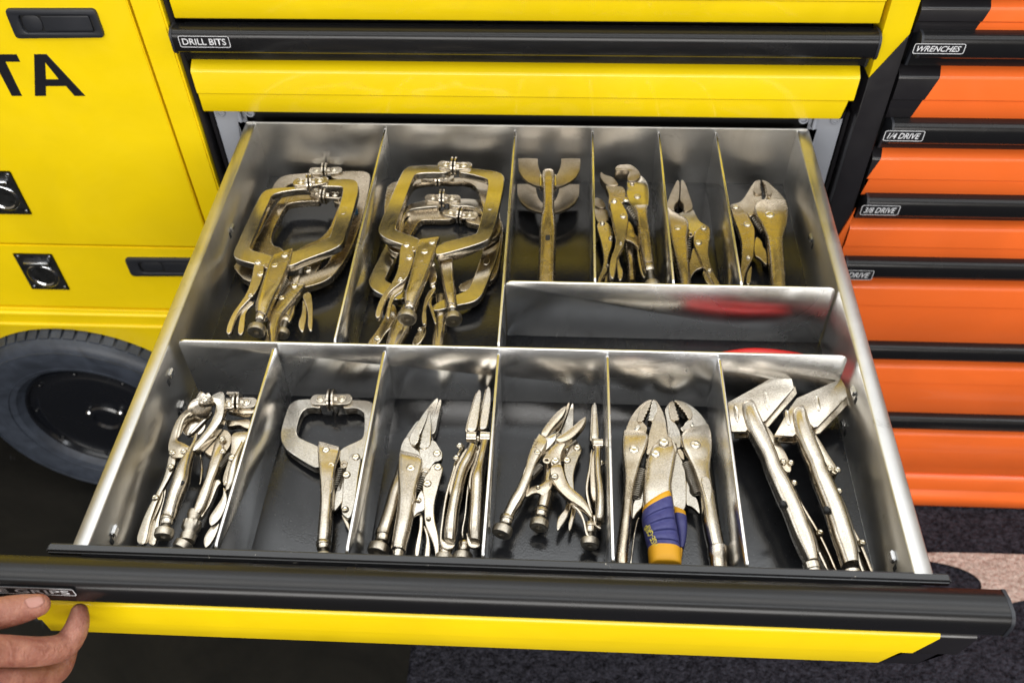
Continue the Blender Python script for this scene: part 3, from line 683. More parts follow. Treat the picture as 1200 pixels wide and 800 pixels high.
leaf(t, cb, [(720, 455), (695, 560), (640, 650), (600, 682), (586, 625), (600, 570), (640, 515), (690, 475)], p, 'release_lever', .004, NK, dz=-.004)
rv(t, c, p, (815, 640, .0036), (905, 525, .0030), dz=.0006); rv(t, cb, p, (770, 173), dz=.0006)

# ===== second compartment: one clamp lying flat
c = crop(310, 440, 6.665); cb = crop(310, 540, 6.665); p = -.0600
t = T('flat locking clamp with bright square frame, alone in its front compartment', 'locking clamp', 'locking_clamp')
pl_(t, c, 'left_arm', [(440, 180), (265, 180), (195, 215), (165, 285), (122, 440), (127, 515), (172, 580), (295, 662), (395, 722), (450, 700), (450, 570), (415, 545), (290, 492), (250, 462), (248, 410), (282, 295), (320, 256), (380, 246), (440, 258)], p, .0085, NF)
pl_(t, c, 'right_arm', [(610, 188), (790, 188), (850, 208), (872, 270), (850, 400), (815, 560), (770, 640), (700, 700), (600, 720), (575, 610), (605, 560), (735, 505), (776, 478), (782, 300), (755, 265), (700, 247), (610, 262)], p, .0085, NF, dz=-.0004)
jaws_pad(t, c, (440, 198), (608, 196), (526, 200), p)
handle(t, c, [(425, 525, 592, 572, 3, 5, 7), (418, 590, 590, 610, 4.5, 8, 6), (424, 700, 570, 700, 5.5, 9, 5), (432, 790, 556, 790, 6.5, 10, 4.4), (436, 880, 550, 885, 7, 11, 3.6), (438, 980, 540, 990, 7.5, 11, 3), (430, 1080, 536, 1080, 7.5, 11, 2.5), (420, 1180, 530, 1180, 7.5, 11, 2.3), (413, 1260, 522, 1262, 7, 11, 2.2), (412, 1302, 512, 1302, 6.5, 10, 2.2)], p)
screwend(t, cb, p, (462, 630), (462, 695), (462, 800), .0062, .0085)
rv(t, c, p, (480, 580, .0034), (520, 700, .0036), dz=.0045)
pl_(t, c, 'pivot_lug', [(590, 670), (620, 655), (650, 670), (650, 700), (620, 725), (590, 720)], p, .005, OLD, holes=[[(605, 680), (635, 680), (635, 700), (605, 700)]], dz=.001)
pl_(t, cb, 'link_plate', [(640, 60), (600, 130), (545, 250), (538, 395), (565, 370), (600, 325), (640, 260)], p, .004, NF, dz=-.002)
leaf(t, cb, [(660, -40), (700, -68), (745, -50), (755, 0), (735, 100), (712, 300), (690, 400), (662, 452), (610, 420), (594, 365), (606, 300), (612, 140), (640, 40)], p, 'lever', .006, NF, dz=.001)
rv(t, c, p, (714, 633, .0036), (640, 772, .0036), dz=.0016); rv(t, cb, p, (630, 376, .0032), dz=.0016)
leaf(t, cb, [(600, 410), (640, 450), (668, 490), (665, 560), (640, 510), (605, 440)], p, dz=-.003)
coil(t, pt(cb, 600, 60, p, .000), pt(cb, 560, 200, p, .000), .0030, 0.00050, 9)
embed(t, cb, [(492, 130, 475, 275, .0052), (525, 130, 510, 250, .0035)], p, .0072)

# ===== third compartment: two long-nose flat, two on edge
c = crop(425, 440, 6.665); cb = crop(425, 545, 6.665)
t = T('long-nose locking pliers lying under the broad-handled pair in the third front compartment', 'locking pliers')
p = (-.0625, -.37, -.0600, -.52)
pl_(t, c, 'jaw', [(575, 168), (596, 178), (585, 225), (545, 330), (520, 400), (470, 470), (430, 430), (440, 340), (500, 255)], p, .008, NF)
pl_(t, c, 'jaw', [(598, 178), (620, 182), (605, 260), (585, 350), (570, 440), (535, 460), (500, 470), (530, 350), (560, 280)], p, .008, NF)
pl_(t, c, 'body_plate', [(440, 330), (390, 390), (330, 480), (300, 570), (330, 700), (480, 720), (560, 640), (555, 500), (530, 440)], p, .006, NF, dz=-.003)
handle(t, c, [(290, 620, 420, 640, 5, 7, 4), (260, 760, 380, 780, 6, 8, 3), (228, 850, 330, 880, 7, 9, 2.6), (196, 940, 300, 960, 7, 9, 2.4), (165, 1050, 270, 1080, 7, 9, 2.3), (128, 1160, 235, 1190, 7, 9, 2.2), (112, 1210, 218, 1240, 6.5, 8, 2.2)], p)
screwend(t, cb, p, (165, 505), (150, 600), (112, 690), .0066, .0088, .0080)
rv(t, c, p, (430, 480), dz=-.002)
t = T('long-nose locking pliers with broad bright handle, on top in the third front compartment', 'locking pliers')
p = (-.050, -.37, -.054, -.52)
pl_(t, c, 'jaw', [(497, 256), (513, 264), (510, 300), (490, 360), (455, 440), (440, 470), (448, 478), (436, 486), (444, 494), (430, 502), (438, 512), (424, 522), (405, 546), (372, 528), (358, 482), (420, 375)], p, .009, NF, sm=1)
pl_(t, c, 'jaw', [(516, 272), (531, 285), (534, 400), (533, 500), (520, 548), (480, 570), (442, 560), (444, 534), (456, 520), (446, 512), (460, 500), (450, 490), (464, 476), (456, 466), (480, 400), (503, 330)], p, .009, NF, sm=1, dz=.0002)
pl_(t, c, 'fixed_side', [(362, 472), (330, 478), (300, 535), (288, 600), (330, 640), (440, 650), (455, 600), (400, 560), (378, 540)], p, .008, NF, dz=-.0022)
pl_(t, c, 'moving_side', [(440, 560), (480, 575), (525, 548), (532, 500), (560, 500), (600, 560), (625, 600), (622, 640), (600, 665), (560, 672), (540, 700), (500, 760), (450, 800), (440, 700), (466, 670), (440, 620)], p, .006, NF, dz=-.0016)
pl_(t, c, 'pivot_lug', [(455, 730), (490, 712), (520, 722), (524, 760), (500, 790), (460, 800)], p, .004, OLD, holes=[[(478, 735), (505, 735), (505, 760), (478, 760)]], dz=-.001)
handle(t, c, [(292, 590, 440, 628, 2.5, 5, 7), (284, 640, 467, 668, 4.5, 8, 6), (278, 740, 463, 728, 5.5, 9, 5), (280, 840, 438, 836, 6.5, 9, 4.2), (280, 960, 416, 964, 7.5, 9, 3.4), (268, 1080, 400, 1090, 8, 9, 2.8), (246, 1200, 376, 1215, 8.5, 9, 2.4), (229, 1300, 350, 1310, 8, 9, 2.2), (221, 1365, 336, 1372, 7.5, 9, 2.2), (234, 1380, 322, 1385, 6, 8, 2.2), (232, 1450, 320, 1450, 6, 8, 2.2)], p)
pl_(t, cb, 'link_plate', [(466, 180), (440, 210), (415, 270), (400, 340), (384, 412), (430, 365), (482, 350), (500, 300)], p, .004, NF, dz=-.0008)
leaf(t, cb, [(540, -10), (585, -20), (622, 0), (628, 30), (612, 85), (586, 180), (556, 300), (560, 420), (590, 530), (602, 640), (588, 750), (570, 750), (562, 640), (530, 550), (490, 470), (480, 390), (482, 280), (464, 180), (478, 90), (520, 40)], p, 'lever', .006, NK, dz=.0006)
leaf(t, cb, [(440, 375), (442, 480), (412, 610), (402, 690), (415, 716), (436, 712), (455, 600), (470, 480), (474, 375)], p, dz=-.006)
leaf(t, cb, [(470, 460), (500, 560), (488, 650), (478, 750), (520, 750), (530, 640), (520, 550), (494, 480)], p, 'release_lever', .0022, dz=-.003)
rv(t, c, p, (375, 720, .0040), dz=.0052); rv(t, c, p, (580, 605, .0036), dz=-.0014); rv(t, c, p, (587, 712, .0036), dz=.001); rv(t, cb, p, (505, 140, .0036), (515, 418, .0022), dz=.001); rv(t, cb, p, (437, 272, .0026), dz=-.0004)
coil(t, pt(cb, 490, 60, p, -.002), pt(cb, 430, 200, p, -.002), .0030, 0.00050, 9)
embed(t, cb, [(345, 200, 340, 300, .0045), (380, 210, 374, 305, .0045)], p, .0072)
def edge_nose(label, jaw, hinge, rows, lever, cup, kn, fer, rivs, c=c, p=(-.040, -.37, -.046, -.52)):
    t = T(label, 'locking pliers'); low = -.020
    pl_(t, c, 'jaw', jaw, p, .010, NK, dz=.002)
    pl_(t, c, 'lower_jaw', [(x - 14, y + 14) for x, y in jaw], p, .008, OLD, dz=low + .004)
    h = pt(c, *hinge, p, .001); lathe('hinge_barrel', h - Vector((.0046, 0, 0)), h + Vector((1, 0, 0)), [(0, .0036), (.0006, .0046), (.0086, .0046), (.0092, .0036)], NK, t, 18)
    handle(t, c, rows, p, OLD if 0 else NK)
    pl_(t, c, 'side_plate', [(rows[0][0]-22, rows[0][1]+4), (rows[0][2], rows[0][3]+4), (rows[2][2]-10, rows[2][3]), (rows[4][2]-20, rows[4][3]), (rows[4][0]-30, rows[4][1]), (rows[2][0]-34, rows[2][1])], p, .016, OLD, dz=-.006)
    pl_(t, c, 'lever', chaikin_px(lever), p, .012, NK, sm=1, dz=-.010)
    pl_(t, c, 'release_lever', cup, p, .003, NK, dz=-.003)
    screwend(t, c, p, fer[0], fer[1], kn, .0052, .0076, .0070, dz=-.010)
    for r in rivs: rv(t, c, p, r, dz=-.005)
    return t
def chaikin_px(s):
    pts = [Vector((x, y, 0)) for x, y in s]; l = stroke_loop(pts, 20); return [(q.x, q.y) for q in l]
edge_nose('needle-nose pliers on edge, left one of the upright pair in the third front compartment',
    [(893, 108), (931, 114), (922, 200), (902, 370), (884, 425), (850, 440), (818, 425), (812, 400), (850, 260)], (850, 478),
    [(832, 538, 890, 560, 4, 6, 3), (800, 620, 868, 640, 6, 7, 2.6), (745, 720, 822, 740, 7, 8, 2.4), (712, 830, 792, 850, 8, 8, 2.3), (688, 930, 776, 945, 9, 8, 2.3), (668, 1030, 758, 1040, 9, 8, 2.3), (650, 1130, 746, 1140, 9, 7, 2.4), (640, 1220, 736, 1235, 8, 5, 2.4), (640, 1280, 720, 1302, 5, 3, 2.4)],
    [(790, 540), (740, 620), (705, 760), (660, 900), (640, 1010), (625, 1120), (608, 1260), (620, 1330)],
    [(612, 1260), (640, 1290), (715, 1308), (722, 1320), (695, 1352), (640, 1352), (612, 1320)], (630, 1462), ((655, 1340), (645, 1400)), [(758, 545), (732, 640)])
edge_nose('needle-nose pliers on edge, right one of the upright pair in the third front compartment',
    [(968, 82), (1001, 88), (1003, 200), (985, 330), (972, 405), (940, 420), (908, 412), (925, 290), (950, 180)], (957, 478),
    [(925, 520, 985, 520, 4, 6, 3), (905, 620, 968, 620, 6, 7, 2.6), (878, 710, 955, 710, 7, 8, 2.4), (848, 800, 953, 800, 9, 8, 2.3), (840, 900, 950, 900, 9, 8, 2.3), (836, 1000, 945, 1000, 9, 8, 2.3), (830, 1100, 940, 1105, 9, 7, 2.4), (824, 1200, 934, 1205, 8, 5, 2.4), (836, 1285, 924, 1300, 5, 3, 2.4)],
    [(895, 470), (875, 600), (860, 720), (826, 840), (812, 960), (800, 1100), (778, 1200), (780, 1260)],
    [(806, 1200), (836, 1280), (925, 1302), (910, 1335), (860, 1346), (818, 1320)], (778, 1448), ((795, 1300), (790, 1370)), [(900, 490), (880, 560)])

# ===== fourth compartment
c = crop(565, 455, 6.665); cb = crop(565, 545, 6.665)
t = T('long-nose locking pliers lying under the wide-open pair in the fourth front compartment', 'locking pliers')
p = (-.0620, -.37, -.0590, -.50)
pl_(t, c, 'jaw', [(695, 110), (720, 113), (714, 270), (705, 340), (660, 380), (610, 360), (622, 320), (655, 240)], p, .007, NF)
pl_(t, c, 'jaw', [(668, 102), (690, 106), (680, 160), (650, 230), (612, 330), (570, 360), (560, 300), (640, 180)], p, .008, OLD)
pl_(t, c, 'body_plate', [(570, 340), (650, 350), (720, 380), (760, 430), (740, 470), (650, 560), (560, 600), (500, 560), (510, 470), (520, 400)], p, .006, NF, dz=-.002)
handle(t, c, [(500, 480, 570, 500, 4, 6, 3), (482, 590, 560, 600, 5, 7, 2.6), (480, 680, 560, 690, 6, 8, 2.4), (458, 770, 550, 780, 6.5, 8, 2.3), (440, 850, 540, 860, 6.5, 8, 2.2), (426, 930, 518, 945, 6, 8, 2.2)], p)
screwend(t, cb, p, (468, 345), (455, 405), (440, 492), .0060, .0078, .0074)
leaf(t, c, [(700, 440), (745, 428), (778, 452), (776, 495), (742, 570), (716, 650), (714, 720), (722, 790), (700, 800), (676, 760), (650, 700), (632, 600), (650, 530), (680, 470)], p, 'lever', .006, NF, dz=.003)
leaf(t, cb, [(668, 265), (652, 335), (596, 395), (580, 460), (586, 520), (622, 470), (668, 400), (692, 330), (694, 275)], p, dz=-.001)
leaf(t, cb, [(702, 285), (690, 400), (670, 460), (680, 524), (702, 480), (725, 400), (736, 330), (730, 290)], p, dz=-.002)
leaf(t, cb, [(640, 90), (700, 160), (735, 300), (700, 300), (670, 260), (655, 180)], p, 'lever', .004, OLD, dz=-.001)
rv(t, c, p, (742, 460, .0036), (662, 558, .0036), dz=.0035); rv(t, c, p, (665, 487, .0022), dz=-.001)
t = T('wide-open long-nose locking pliers on top in the fourth front compartment', 'locking pliers')
p = (-.048, -.37, -.056, -.52)
pl_(t, c, 'jaw', [(647, 132), (662, 138), (640, 200), (600, 250), (560, 290), (520, 345), (502, 378), (470, 366), (458, 345), (475, 312), (560, 200)], p, .009, OLD)
pl_(t, c, 'jaw', [(803, 213), (817, 232), (790, 290), (740, 350), (700, 385), (650, 412), (600, 420), (576, 396), (592, 372), (640, 345), (700, 300)], p, .008, OLD, dz=.001)
pl_(t, c, 'fixed_side', [(462, 340), (505, 380), (545, 350), (585, 345), (575, 400), (540, 440), (500, 480), (440, 520), (400, 440)], p, .007, NF, dz=-.002)
pl_(t, c, 'moving_side', [(580, 420), (640, 415), (655, 430), (618, 490), (612, 560), (622, 600), (540, 612), (530, 545), (470, 560), (480, 530), (530, 470)], p, .006, OLD, dz=-.001)
pl_(t, c, 'pivot_lug', [(470, 545), (500, 520), (535, 540), (536, 575), (510, 590), (475, 575)], p, .003, OLD, holes=[[(492, 548), (514, 548), (514, 566), (492, 566)]], dz=.0006)
handle(t, c, [(440, 365, 512, 420, 3, 5, 6), (400, 435, 495, 475, 4.5, 7, 5), (356, 540, 436, 580, 5.5, 8, 4), (322, 660, 396, 700, 6.5, 8, 3.2), (268, 790, 350, 820, 7, 8, 2.7), (222, 860, 318, 890, 7, 8, 2.4), (185, 935, 270, 965, 6.5, 8, 2.3), (160, 990, 240, 1020, 6, 8, 2.2)], p)
screwend(t, cb, p, (198, 395), (178, 465), (146, 545), .0058, .0082, .0078)
pl_(t, cb, 'release_plate', [(322, 235), (350, 190), (410, 150), (450, 152), (500, 112), (540, 100), (556, 150), (512, 208), (480, 246), (440, 212), (395, 216), (350, 248)], p, .003, OLD, dz=-.002)
leaf(t, cb, [(536, -5), (620, -20), (640, 60), (665, 135), (720, 190), (790, 245), (838, 320), (868, 400), (852, 408), (800, 345), (740, 300), (680, 268), (600, 190), (548, 110), (532, 60)], p, 'lever', .006, OLD, dz=.004)
leaf(t, cb, [(695, 285), (760, 320), (805, 420), (825, 530), (875, 582), (850, 578), (805, 540), (790, 430), (750, 350), (700, 310)], p, dz=-.001)
leaf(t, cb, [(330, 245), (300, 330), (240, 420), (212, 470), (225, 430), (280, 340), (320, 250)], p, 'link', .003, OLD, dz=-.003)
rv(t, c, p, (572, 560, .0036), (568, 685, .0032), dz=.0046); rv(t, c, p, (432, 498, .0032), dz=.0048); rv(t, cb, p, (437, 172, .0022), dz=-.002)
coil(t, pt(c, 380, 690, p, .002), pt(c, 455, 605, p, .002), .0030, 0.00043, 10)
embed(t, c, [(365, 600, 330, 720, .0056)], p, .0060)
stamp(t, c, [(428, 492), (450, 428)], p, 'J46', .0045, .0056)
edge_nose('needle-nose locking pliers standing on edge right of the wide-open pair', 
    [(868, 108), (893, 110), (904, 240), (913, 370), (900, 402), (856, 395), (856, 350), (862, 240)], (905, 430),
    [(878, 468, 930, 468, 3, 6, 2.8), (874, 560, 928, 560, 5, 7, 2.5), (876, 680, 936, 680, 6, 8, 2.4), (882, 780, 952, 780, 7, 8, 2.3), (884, 880, 960, 880, 8, 8, 2.3), (882, 980, 960, 980, 8, 8, 2.3), (880, 1030, 958, 1034, 7, 6, 2.4), (890, 1055, 950, 1058, 5, 4, 2.4)],
    [(858, 470), (848, 600), (822, 720), (816, 800), (836, 900), (862, 990)],
    [(860, 990), (880, 1060), (915, 1095), (940, 1090), (900, 1040), (885, 980)], (840, 1235), ((850, 1050), (846, 1130)), [(935, 432), (930, 580)], c=c, p=(-.044, -.37, -.052, -.52))

# ===== fifth compartment: two curved-jaw pliers
from mathutils.bvhtree import BVHTree
c = crop(705, 455, 6.665); cb = crop(705, 555, 6.665)
def grip(t, c, rows_y1, rows_blue, rows_y2, pl):
    if rows_y1: tube('grip_collar', sts(c, rows_y1, pl), M['grip_yellow'], t, 60, 28, 4)
    b = tube('grip_sleeve', sts(c, rows_blue, pl), M['grip_blue'], t, 50, 32, 4)
    if rows_y2: tube('grip_end', sts(c, rows_y2, pl), M['grip_yellow'], t, 60, 28, 4)
    return b
t = T('curved-jaw locking pliers, right of the blue-gripped pair, handle along the fifth front divider', 'locking pliers')
p = (-.058, -.37, -.058, -.50)
tr = [(570, 102), (590, 106), (586, 120), (606, 124), (602, 140), (623, 144), (618, 158), (641, 163), (634, 178), (656, 184), (650, 198), (668, 206), (664, 220), (682, 238), (655, 262), (640, 292)]
pl_(t, c, 'fixed_jaw', [(568, 87), (620, 90), (700, 128), (770, 188), (818, 252), (832, 300), (740, 340), (640, 340), (610, 310)] + tr[::-1], p, .010, NF, sm=1)
pl_(t, c, 'jaw_insert', [(576, 92), (625, 96), (690, 140), (718, 200), (705, 230), (684, 238)] + tr[::-1][3:], p, .004, OLD, sm=1, dz=.0016)
pl_(t, c, 'moving_jaw', [(562, 88), (530, 102), (505, 140), (492, 175), (508, 260), (515, 350), (530, 440), (600, 470), (625, 440), (618, 350), (600, 300), (572, 262), (552, 252), (604, 246), (610, 228), (597, 218), (603, 202), (588, 192), (594, 176), (580, 164), (585, 146), (572, 134), (576, 116), (566, 104)], p, .010, NF, sm=1)
pl_(t, c, 'jaw_insert', [(556, 94), (530, 110), (524, 150), (530, 210), (552, 252), (604, 246), (610, 228), (597, 218), (603, 202), (588, 192), (594, 176), (580, 164), (585, 146), (572, 134), (576, 116), (566, 104)], p, .004, OLD, sm=1, dz=.0016)
boss(t, c, [(700, 270), (715, 310)], p, .002, .004, NF)
handle(t, c, [(640, 336, 835, 288, 3, 6, 7), (618, 390, 858, 370, 5, 8, 6.5), (632, 480, 863, 480, 6, 9, 6), (676, 575, 853, 578, 6, 9, 5.5), (712, 655, 848, 660, 6.5, 9, 5), (742, 750, 862, 755, 7, 10, 4), (765, 840, 884, 840, 8, 10, 3), (778, 930, 900, 930, 8.5, 10, 2.5), (790, 1060, 925, 1060, 9, 10, 2.3), (812, 1170, 946, 1170, 9, 10, 2.2), (832, 1248, 962, 1248, 8.5, 10, 2.2)], p)
ferrule(t, pt(cb, 908, 575, p), pt(cb, 922, 760, p), .0082)
pl_(t, c, 'lever', [(585, 490), (610, 520), (648, 600), (660, 680), (665, 900), (640, 960), (560, 935), (530, 800), (560, 600)], p, .006, NF, dz=.001)
pl_(t, cb, 'link_plate', [(660, -20), (715, 60), (712, 82), (690, 108), (690, 140), (712, 172), (750, 182), (778, 325), (735, 275), (690, 245), (655, 240)], p, .004, NF, dz=-.001)
pl_(t, c, 'pivot_lug', [(585, 480), (615, 462), (645, 500), (650, 560), (625, 545), (600, 520)], p, .003, OLD, dz=.0015)
rv(t, c, p, (735, 440, .0046), dz=.0058)
coil(t, pt(c, 655, 585, p, -.001), pt(cb, 745, 160, p, -.002), .0042, 0.00062, 17)
grip(t, cb, [(560, 262, 655, 300, 3, 7, 2.6), (563, 300, 660, 330, 4, 8, 2.6), (566, 330, 660, 350, 4, 8, 2.6)], [(565, 318, 662, 340, 5, 9, 2.6), (575, 390, 668, 400, 6, 9, 2.6), (586, 460, 664, 480, 6, 9, 2.6), (598, 530, 655, 540, 5, 9, 2.6), (606, 585, 640, 588, 4, 8, 2.6)], [(606, 575, 632, 600, 3, 7, 2.6), (612, 640, 626, 660, 2, 6, 2.6)], p)
boss(t, c, [(525, 340), (560, 345)], p, .0006, .006, NF)
leaf(t, c, [(800, 675), (850, 700), (868, 790), (850, 900), (820, 860), (790, 760), (775, 700)], p, 'wear_plate', .0012, NK, dz=.0086)

t = T('curved-jaw locking pliers with large blue and yellow cushion grip lying on top', 'locking pliers')
p = (-.048, -.37, -.050, -.50)
tl = [(394, 94), (380, 106), (388, 118), (372, 130), (381, 142), (362, 152), (372, 166), (350, 176), (360, 190), (338, 200), (347, 214), (327, 224), (336, 238), (318, 250), (330, 266)]
pl_(t, c, 'fixed_jaw', [(392, 83), (350, 90), (285, 142), (215, 238), (183, 330), (200, 370), (330, 370), (350, 345), (358, 300), (345, 285)] + tl[::-1], p, .010, OLD, sm=1)
tm = [(399, 94), (388, 106), (394, 120), (380, 134), (388, 150), (372, 164), (384, 178), (368, 192), (380, 206), (364, 220), (372, 236), (360, 242), (398, 252)]
pl_(t, c, 'moving_jaw', [(400, 84), (430, 90), (462, 140), (492, 205), (508, 300), (518, 370), (560, 400), (540, 440), (470, 470), (380, 500), (350, 480), (362, 420), (362, 380), (380, 310), (398, 252)] + tm[::-1][1:], p, .010, OLD, sm=1, dz=.0005)
pl_(t, c, 'jaw_insert', [(402, 90), (430, 98), (438, 150), (425, 200), (404, 250), (360, 248)] + tm[::-1][1:], p, .004, NF, sm=1, dz=.0024)
pl_(t, c, 'jaw_insert', [(388, 90), (350, 100), (300, 160), (272, 240), (290, 262), (318, 258)] + tl[::-1][1:], p, .004, OLD, sm=1, dz=.0018)
boss(t, c, [(300, 290), (255, 340)], p, .002, .0042, NF)
handle(t, c, [(172, 338, 340, 346, 3, 6, 7), (162, 400, 362, 392, 5, 8, 6.5), (160, 500, 344, 480, 6, 9, 6), (168, 600, 304, 592, 6, 9, 5), (176, 690, 276, 694, 6.5, 9, 4.4), (172, 790, 252, 790, 7, 10, 3.6), (160, 900, 238, 905, 7.5, 10, 2.8), (148, 1000, 234, 1000, 8, 10, 2.4), (128, 1130, 226, 1130, 8, 10, 2.3), (112, 1270, 210, 1270, 8, 10, 2.2), (105, 1345, 205, 1350, 7.5, 10, 2.2), (108, 1420, 200, 1420, 6, 9, 2.2)], p, OLD)
pl_(t, c, 'pivot_plate', [(350, 470), (380, 450), (420, 448), (440, 470), (400, 500), (350, 520)], p, .003, OLD, dz=.0015)
handle(t, c, [(420, 440, 585, 440, 3, 6, 6), (388, 480, 588, 480, 5, 8, 5), (352, 570, 575, 575, 6, 9, 4.4), (334, 680, 556, 690, 6.5, 9, 4), (324, 800, 545, 770, 7, 9, 4), (322, 900, 555, 860, 7, 9, 3.4), (330, 1000, 570, 960, 7, 9, 3)], p, NK, 'lever')
slab('lever_crease', [[pt(c, x, y, p, .0066) for x, y in ((545, 400), (560, 395), (588, 470), (578, 500))]], .002, NK, t, .0004)
pl_(t, c, 'pivot_head', [(440, 400), (470, 375), (530, 368), (560, 400), (588, 470), (560, 470), (520, 450), (440, 470), (425, 440)], p, .003, OLD, dz=.0045)
pl_(t, cb, 'link_plate', [(300, 30), (330, 60), (328, 250), (285, 290), (245, 355), (235, 330), (246, 205), (290, 180), (318, 140), (315, 90)], p, .004, NF, dz=-.002)
rv(t, c, p, (252, 475, .0044), dz=.0058); rv(t, c, p, (487, 415, .0044), (422, 508, .0040), dz=.0062)
coil(t, pt(c, 318, 640, p, -.002), pt(cb, 262, 190, p, -.003), .0046, 0.00062, 15)
leaf(t, cb, [(300, 340), (275, 400), (250, 600), (232, 705), (222, 700), (235, 560), (262, 400), (285, 330)], p, 'release_lever', .003, NK, dz=-.004)
up = [0, 9, 11.6, 9.8, 12.4, 10.4, 12.8, 10.6, 12.6, 10.8, 12, 11.4]
blue = grip(t, cb, [(318, 282, 536, 150, 9, 9, 2.6), (318, 300, 545, 170, 10, 10, 2.6), (318, 322, 549, 198, 10, 10, 2.6)],
    [(317, 312, 548, 190, 9.6, 10, 2.6), (314, 345, 556, 232, 11.4, 10, 2.6), (316, 385, 562, 286, 12.2, 10, 2.6), (318, 392, 564, 300, 10.4, 10, 2.6), (326, 430, 573, 350, 12.4, 10, 2.6), (329, 448, 576, 378, 12.8, 10, 2.6), (331, 456, 578, 390, 10.8, 10, 2.6), (338, 486, 588, 440, 12.8, 10, 2.6), (342, 506, 594, 474, 13, 10, 2.6), (344, 514, 596, 488, 11, 10, 2.6), (350, 540, 604, 530, 12.6, 10, 2.6), (356, 560, 610, 568, 12.6, 10, 2.6), (358, 566, 611, 576, 11, 10, 2.6), (364, 600, 614, 612, 11.6, 10, 2.6)],
    [(360, 596, 615, 606, 11.8, 10.2, 2.6), (364, 640, 620, 640, 12, 10, 2.7), (370, 690, 622, 690, 12, 10, 2.8), (378, 718, 620, 726, 10.5, 9, 3.2), (384, 724, 616, 732, 8, 7, 3.2)], p)
# print on the grip, laid onto its surface
a_, b_ = pt(cb, 446, 572, p, .010), pt(cb, 368, 392, p, .010); xd = (b_ - a_); wd_ = xd.length; xd.normalize(); yd = Vector((0, 0, 1)).cross(xd)
tx = text_mesh('VISE-GRIP', 'grip_lettering', M['grip_print'], blue, a_, xd, yd, .0040, wd_, 0, 0, .015)
bv = BVHTree.FromPolygons([v.co for v in blue.data.vertices], [pp.vertices[:] for pp in blue.data.polygons])
for v in tx.data.vertices:
    hs = [bv.ray_cast(Vector((v.co.x, v.co.y, .1)) + xd*q*.001, Vector((0, 0, -1)))[0] for q in (-5, -3, -1, 0, 1, 3, 5)]
    hs = [h.z for h in hs if h]
    if hs: v.co.z = sorted(hs)[-1] + .0012
stamp(t, cb, [(222, 238), (246, 90)], p, 'VISE-GRIP', .0036, .0076); stamp(t, c, [(365, 740), (375, 590)], p, 'VISE-GRIP', .0035, .0072)

# ===== sixth compartment: two wide-jaw pliers on edge
c = crop(845, 425, 6.3); cb = crop(855, 550, 6.3)
def wide_jaw(label, top, lowdx, rows, hole, ferr, ribs, lev1, lev2, rivs, rivb, side):
    t = T(label, 'locking pliers'); p = (-.034, -.34, -.046, -.53)
    a = slab('upper_jaw', [[pt(c, x, y, p, .002) for x, y in top]], .0028, NK, t, .0006)
    slab('lower_jaw', [[pt(c, x, y, p, .002 - .0105) for x, y in [(x + lowdx[0], y + lowdx[1]) for x, y in top]]], .0028, OLD, t, .0006)
    for r in ribs: boss(t, c, r, p, .0034, .0058, NK)
    handle(t, c, rows, p)
    handle(t, c, [(r[0]+18, r[1]+20, r[2]+30, r[3]+20, 2, 6, 3) for r in rows[1:-1]], (p[0]-.014, p[1], p[2]-.010, p[3]), DS, 'lower_handle')
    pl_(t, c, 'side_plate', side, p, .020, OLD, dz=-.008)
    u = pt(cb, *hole, p, .0070); bevbox('handle_slot', (u.x-.0022, u.y-.0028, u.z-.003), (u.x+.0018, u.y+.0022, u.z+.0022), M['cavity'], t, .0006)
    ferrule(t, pt(cb, *ferr[0], p), pt(cb, *ferr[1], p), .0066)
    for nm, l in (('lever', lev1), ('release_lever', lev2)):
        q = [pt(cb, *x, p, -.010) for x in l]; slab(nm, [chaikin(stroke_loop(q, .0024), 1)], .013, NK if nm != 'lever' else OLD, t, .0008)
    rv(t, c, p, *rivs, dz=-.0070); rv(t, cb, p, *rivb, dz=-.0085)
wide_jaw('wide plate-jaw locking pliers beside the last front divider, left one of two', [(48, 292), (470, 56), (492, 58), (520, 96), (538, 184), (330, 425), (312, 432), (285, 404), (180, 506), (78, 505)], (24, 42),
    [(165, 290, 228, 278, 2, 4, 2.6), (150, 325, 250, 305, 5, 6, 2.4), (158, 400, 282, 385, 7, 8, 2.3), (190, 500, 325, 480, 8, 9, 2.3), (240, 600, 368, 580, 8.5, 9, 2.3), (290, 700, 410, 680, 9, 9, 2.3), (320, 790, 445, 780, 9, 9, 2.3), (360, 890, 505, 880, 9.5, 9, 2.3), (402, 990, 556, 980, 9.5, 9, 2.3), (450, 1090, 600, 1080, 9.5, 9, 2.3), (488, 1190, 640, 1180, 9.5, 9, 2.3), (525, 1290, 678, 1280, 9.5, 9, 2.3), (570, 1390, 705, 1378, 9, 9, 2.2), (618, 1482, 715, 1472, 8, 8, 2.2)],
    (392, 252), ((598, 690), (632, 800)), [[(318, 205), (345, 365)], [(98, 315), (122, 455)]],
    [(440, 80), (500, 200), (580, 330), (660, 460), (730, 600), (792, 745)], [(480, 150), (545, 320), (620, 450), (650, 580), (730, 745)], [(376, 642), (458, 730), (515, 735)], [(476, 96), (668, 462)],
    [(300, 420), (345, 470), (400, 540), (455, 620), (500, 700), (530, 800), (470, 810), (400, 640), (330, 520)])
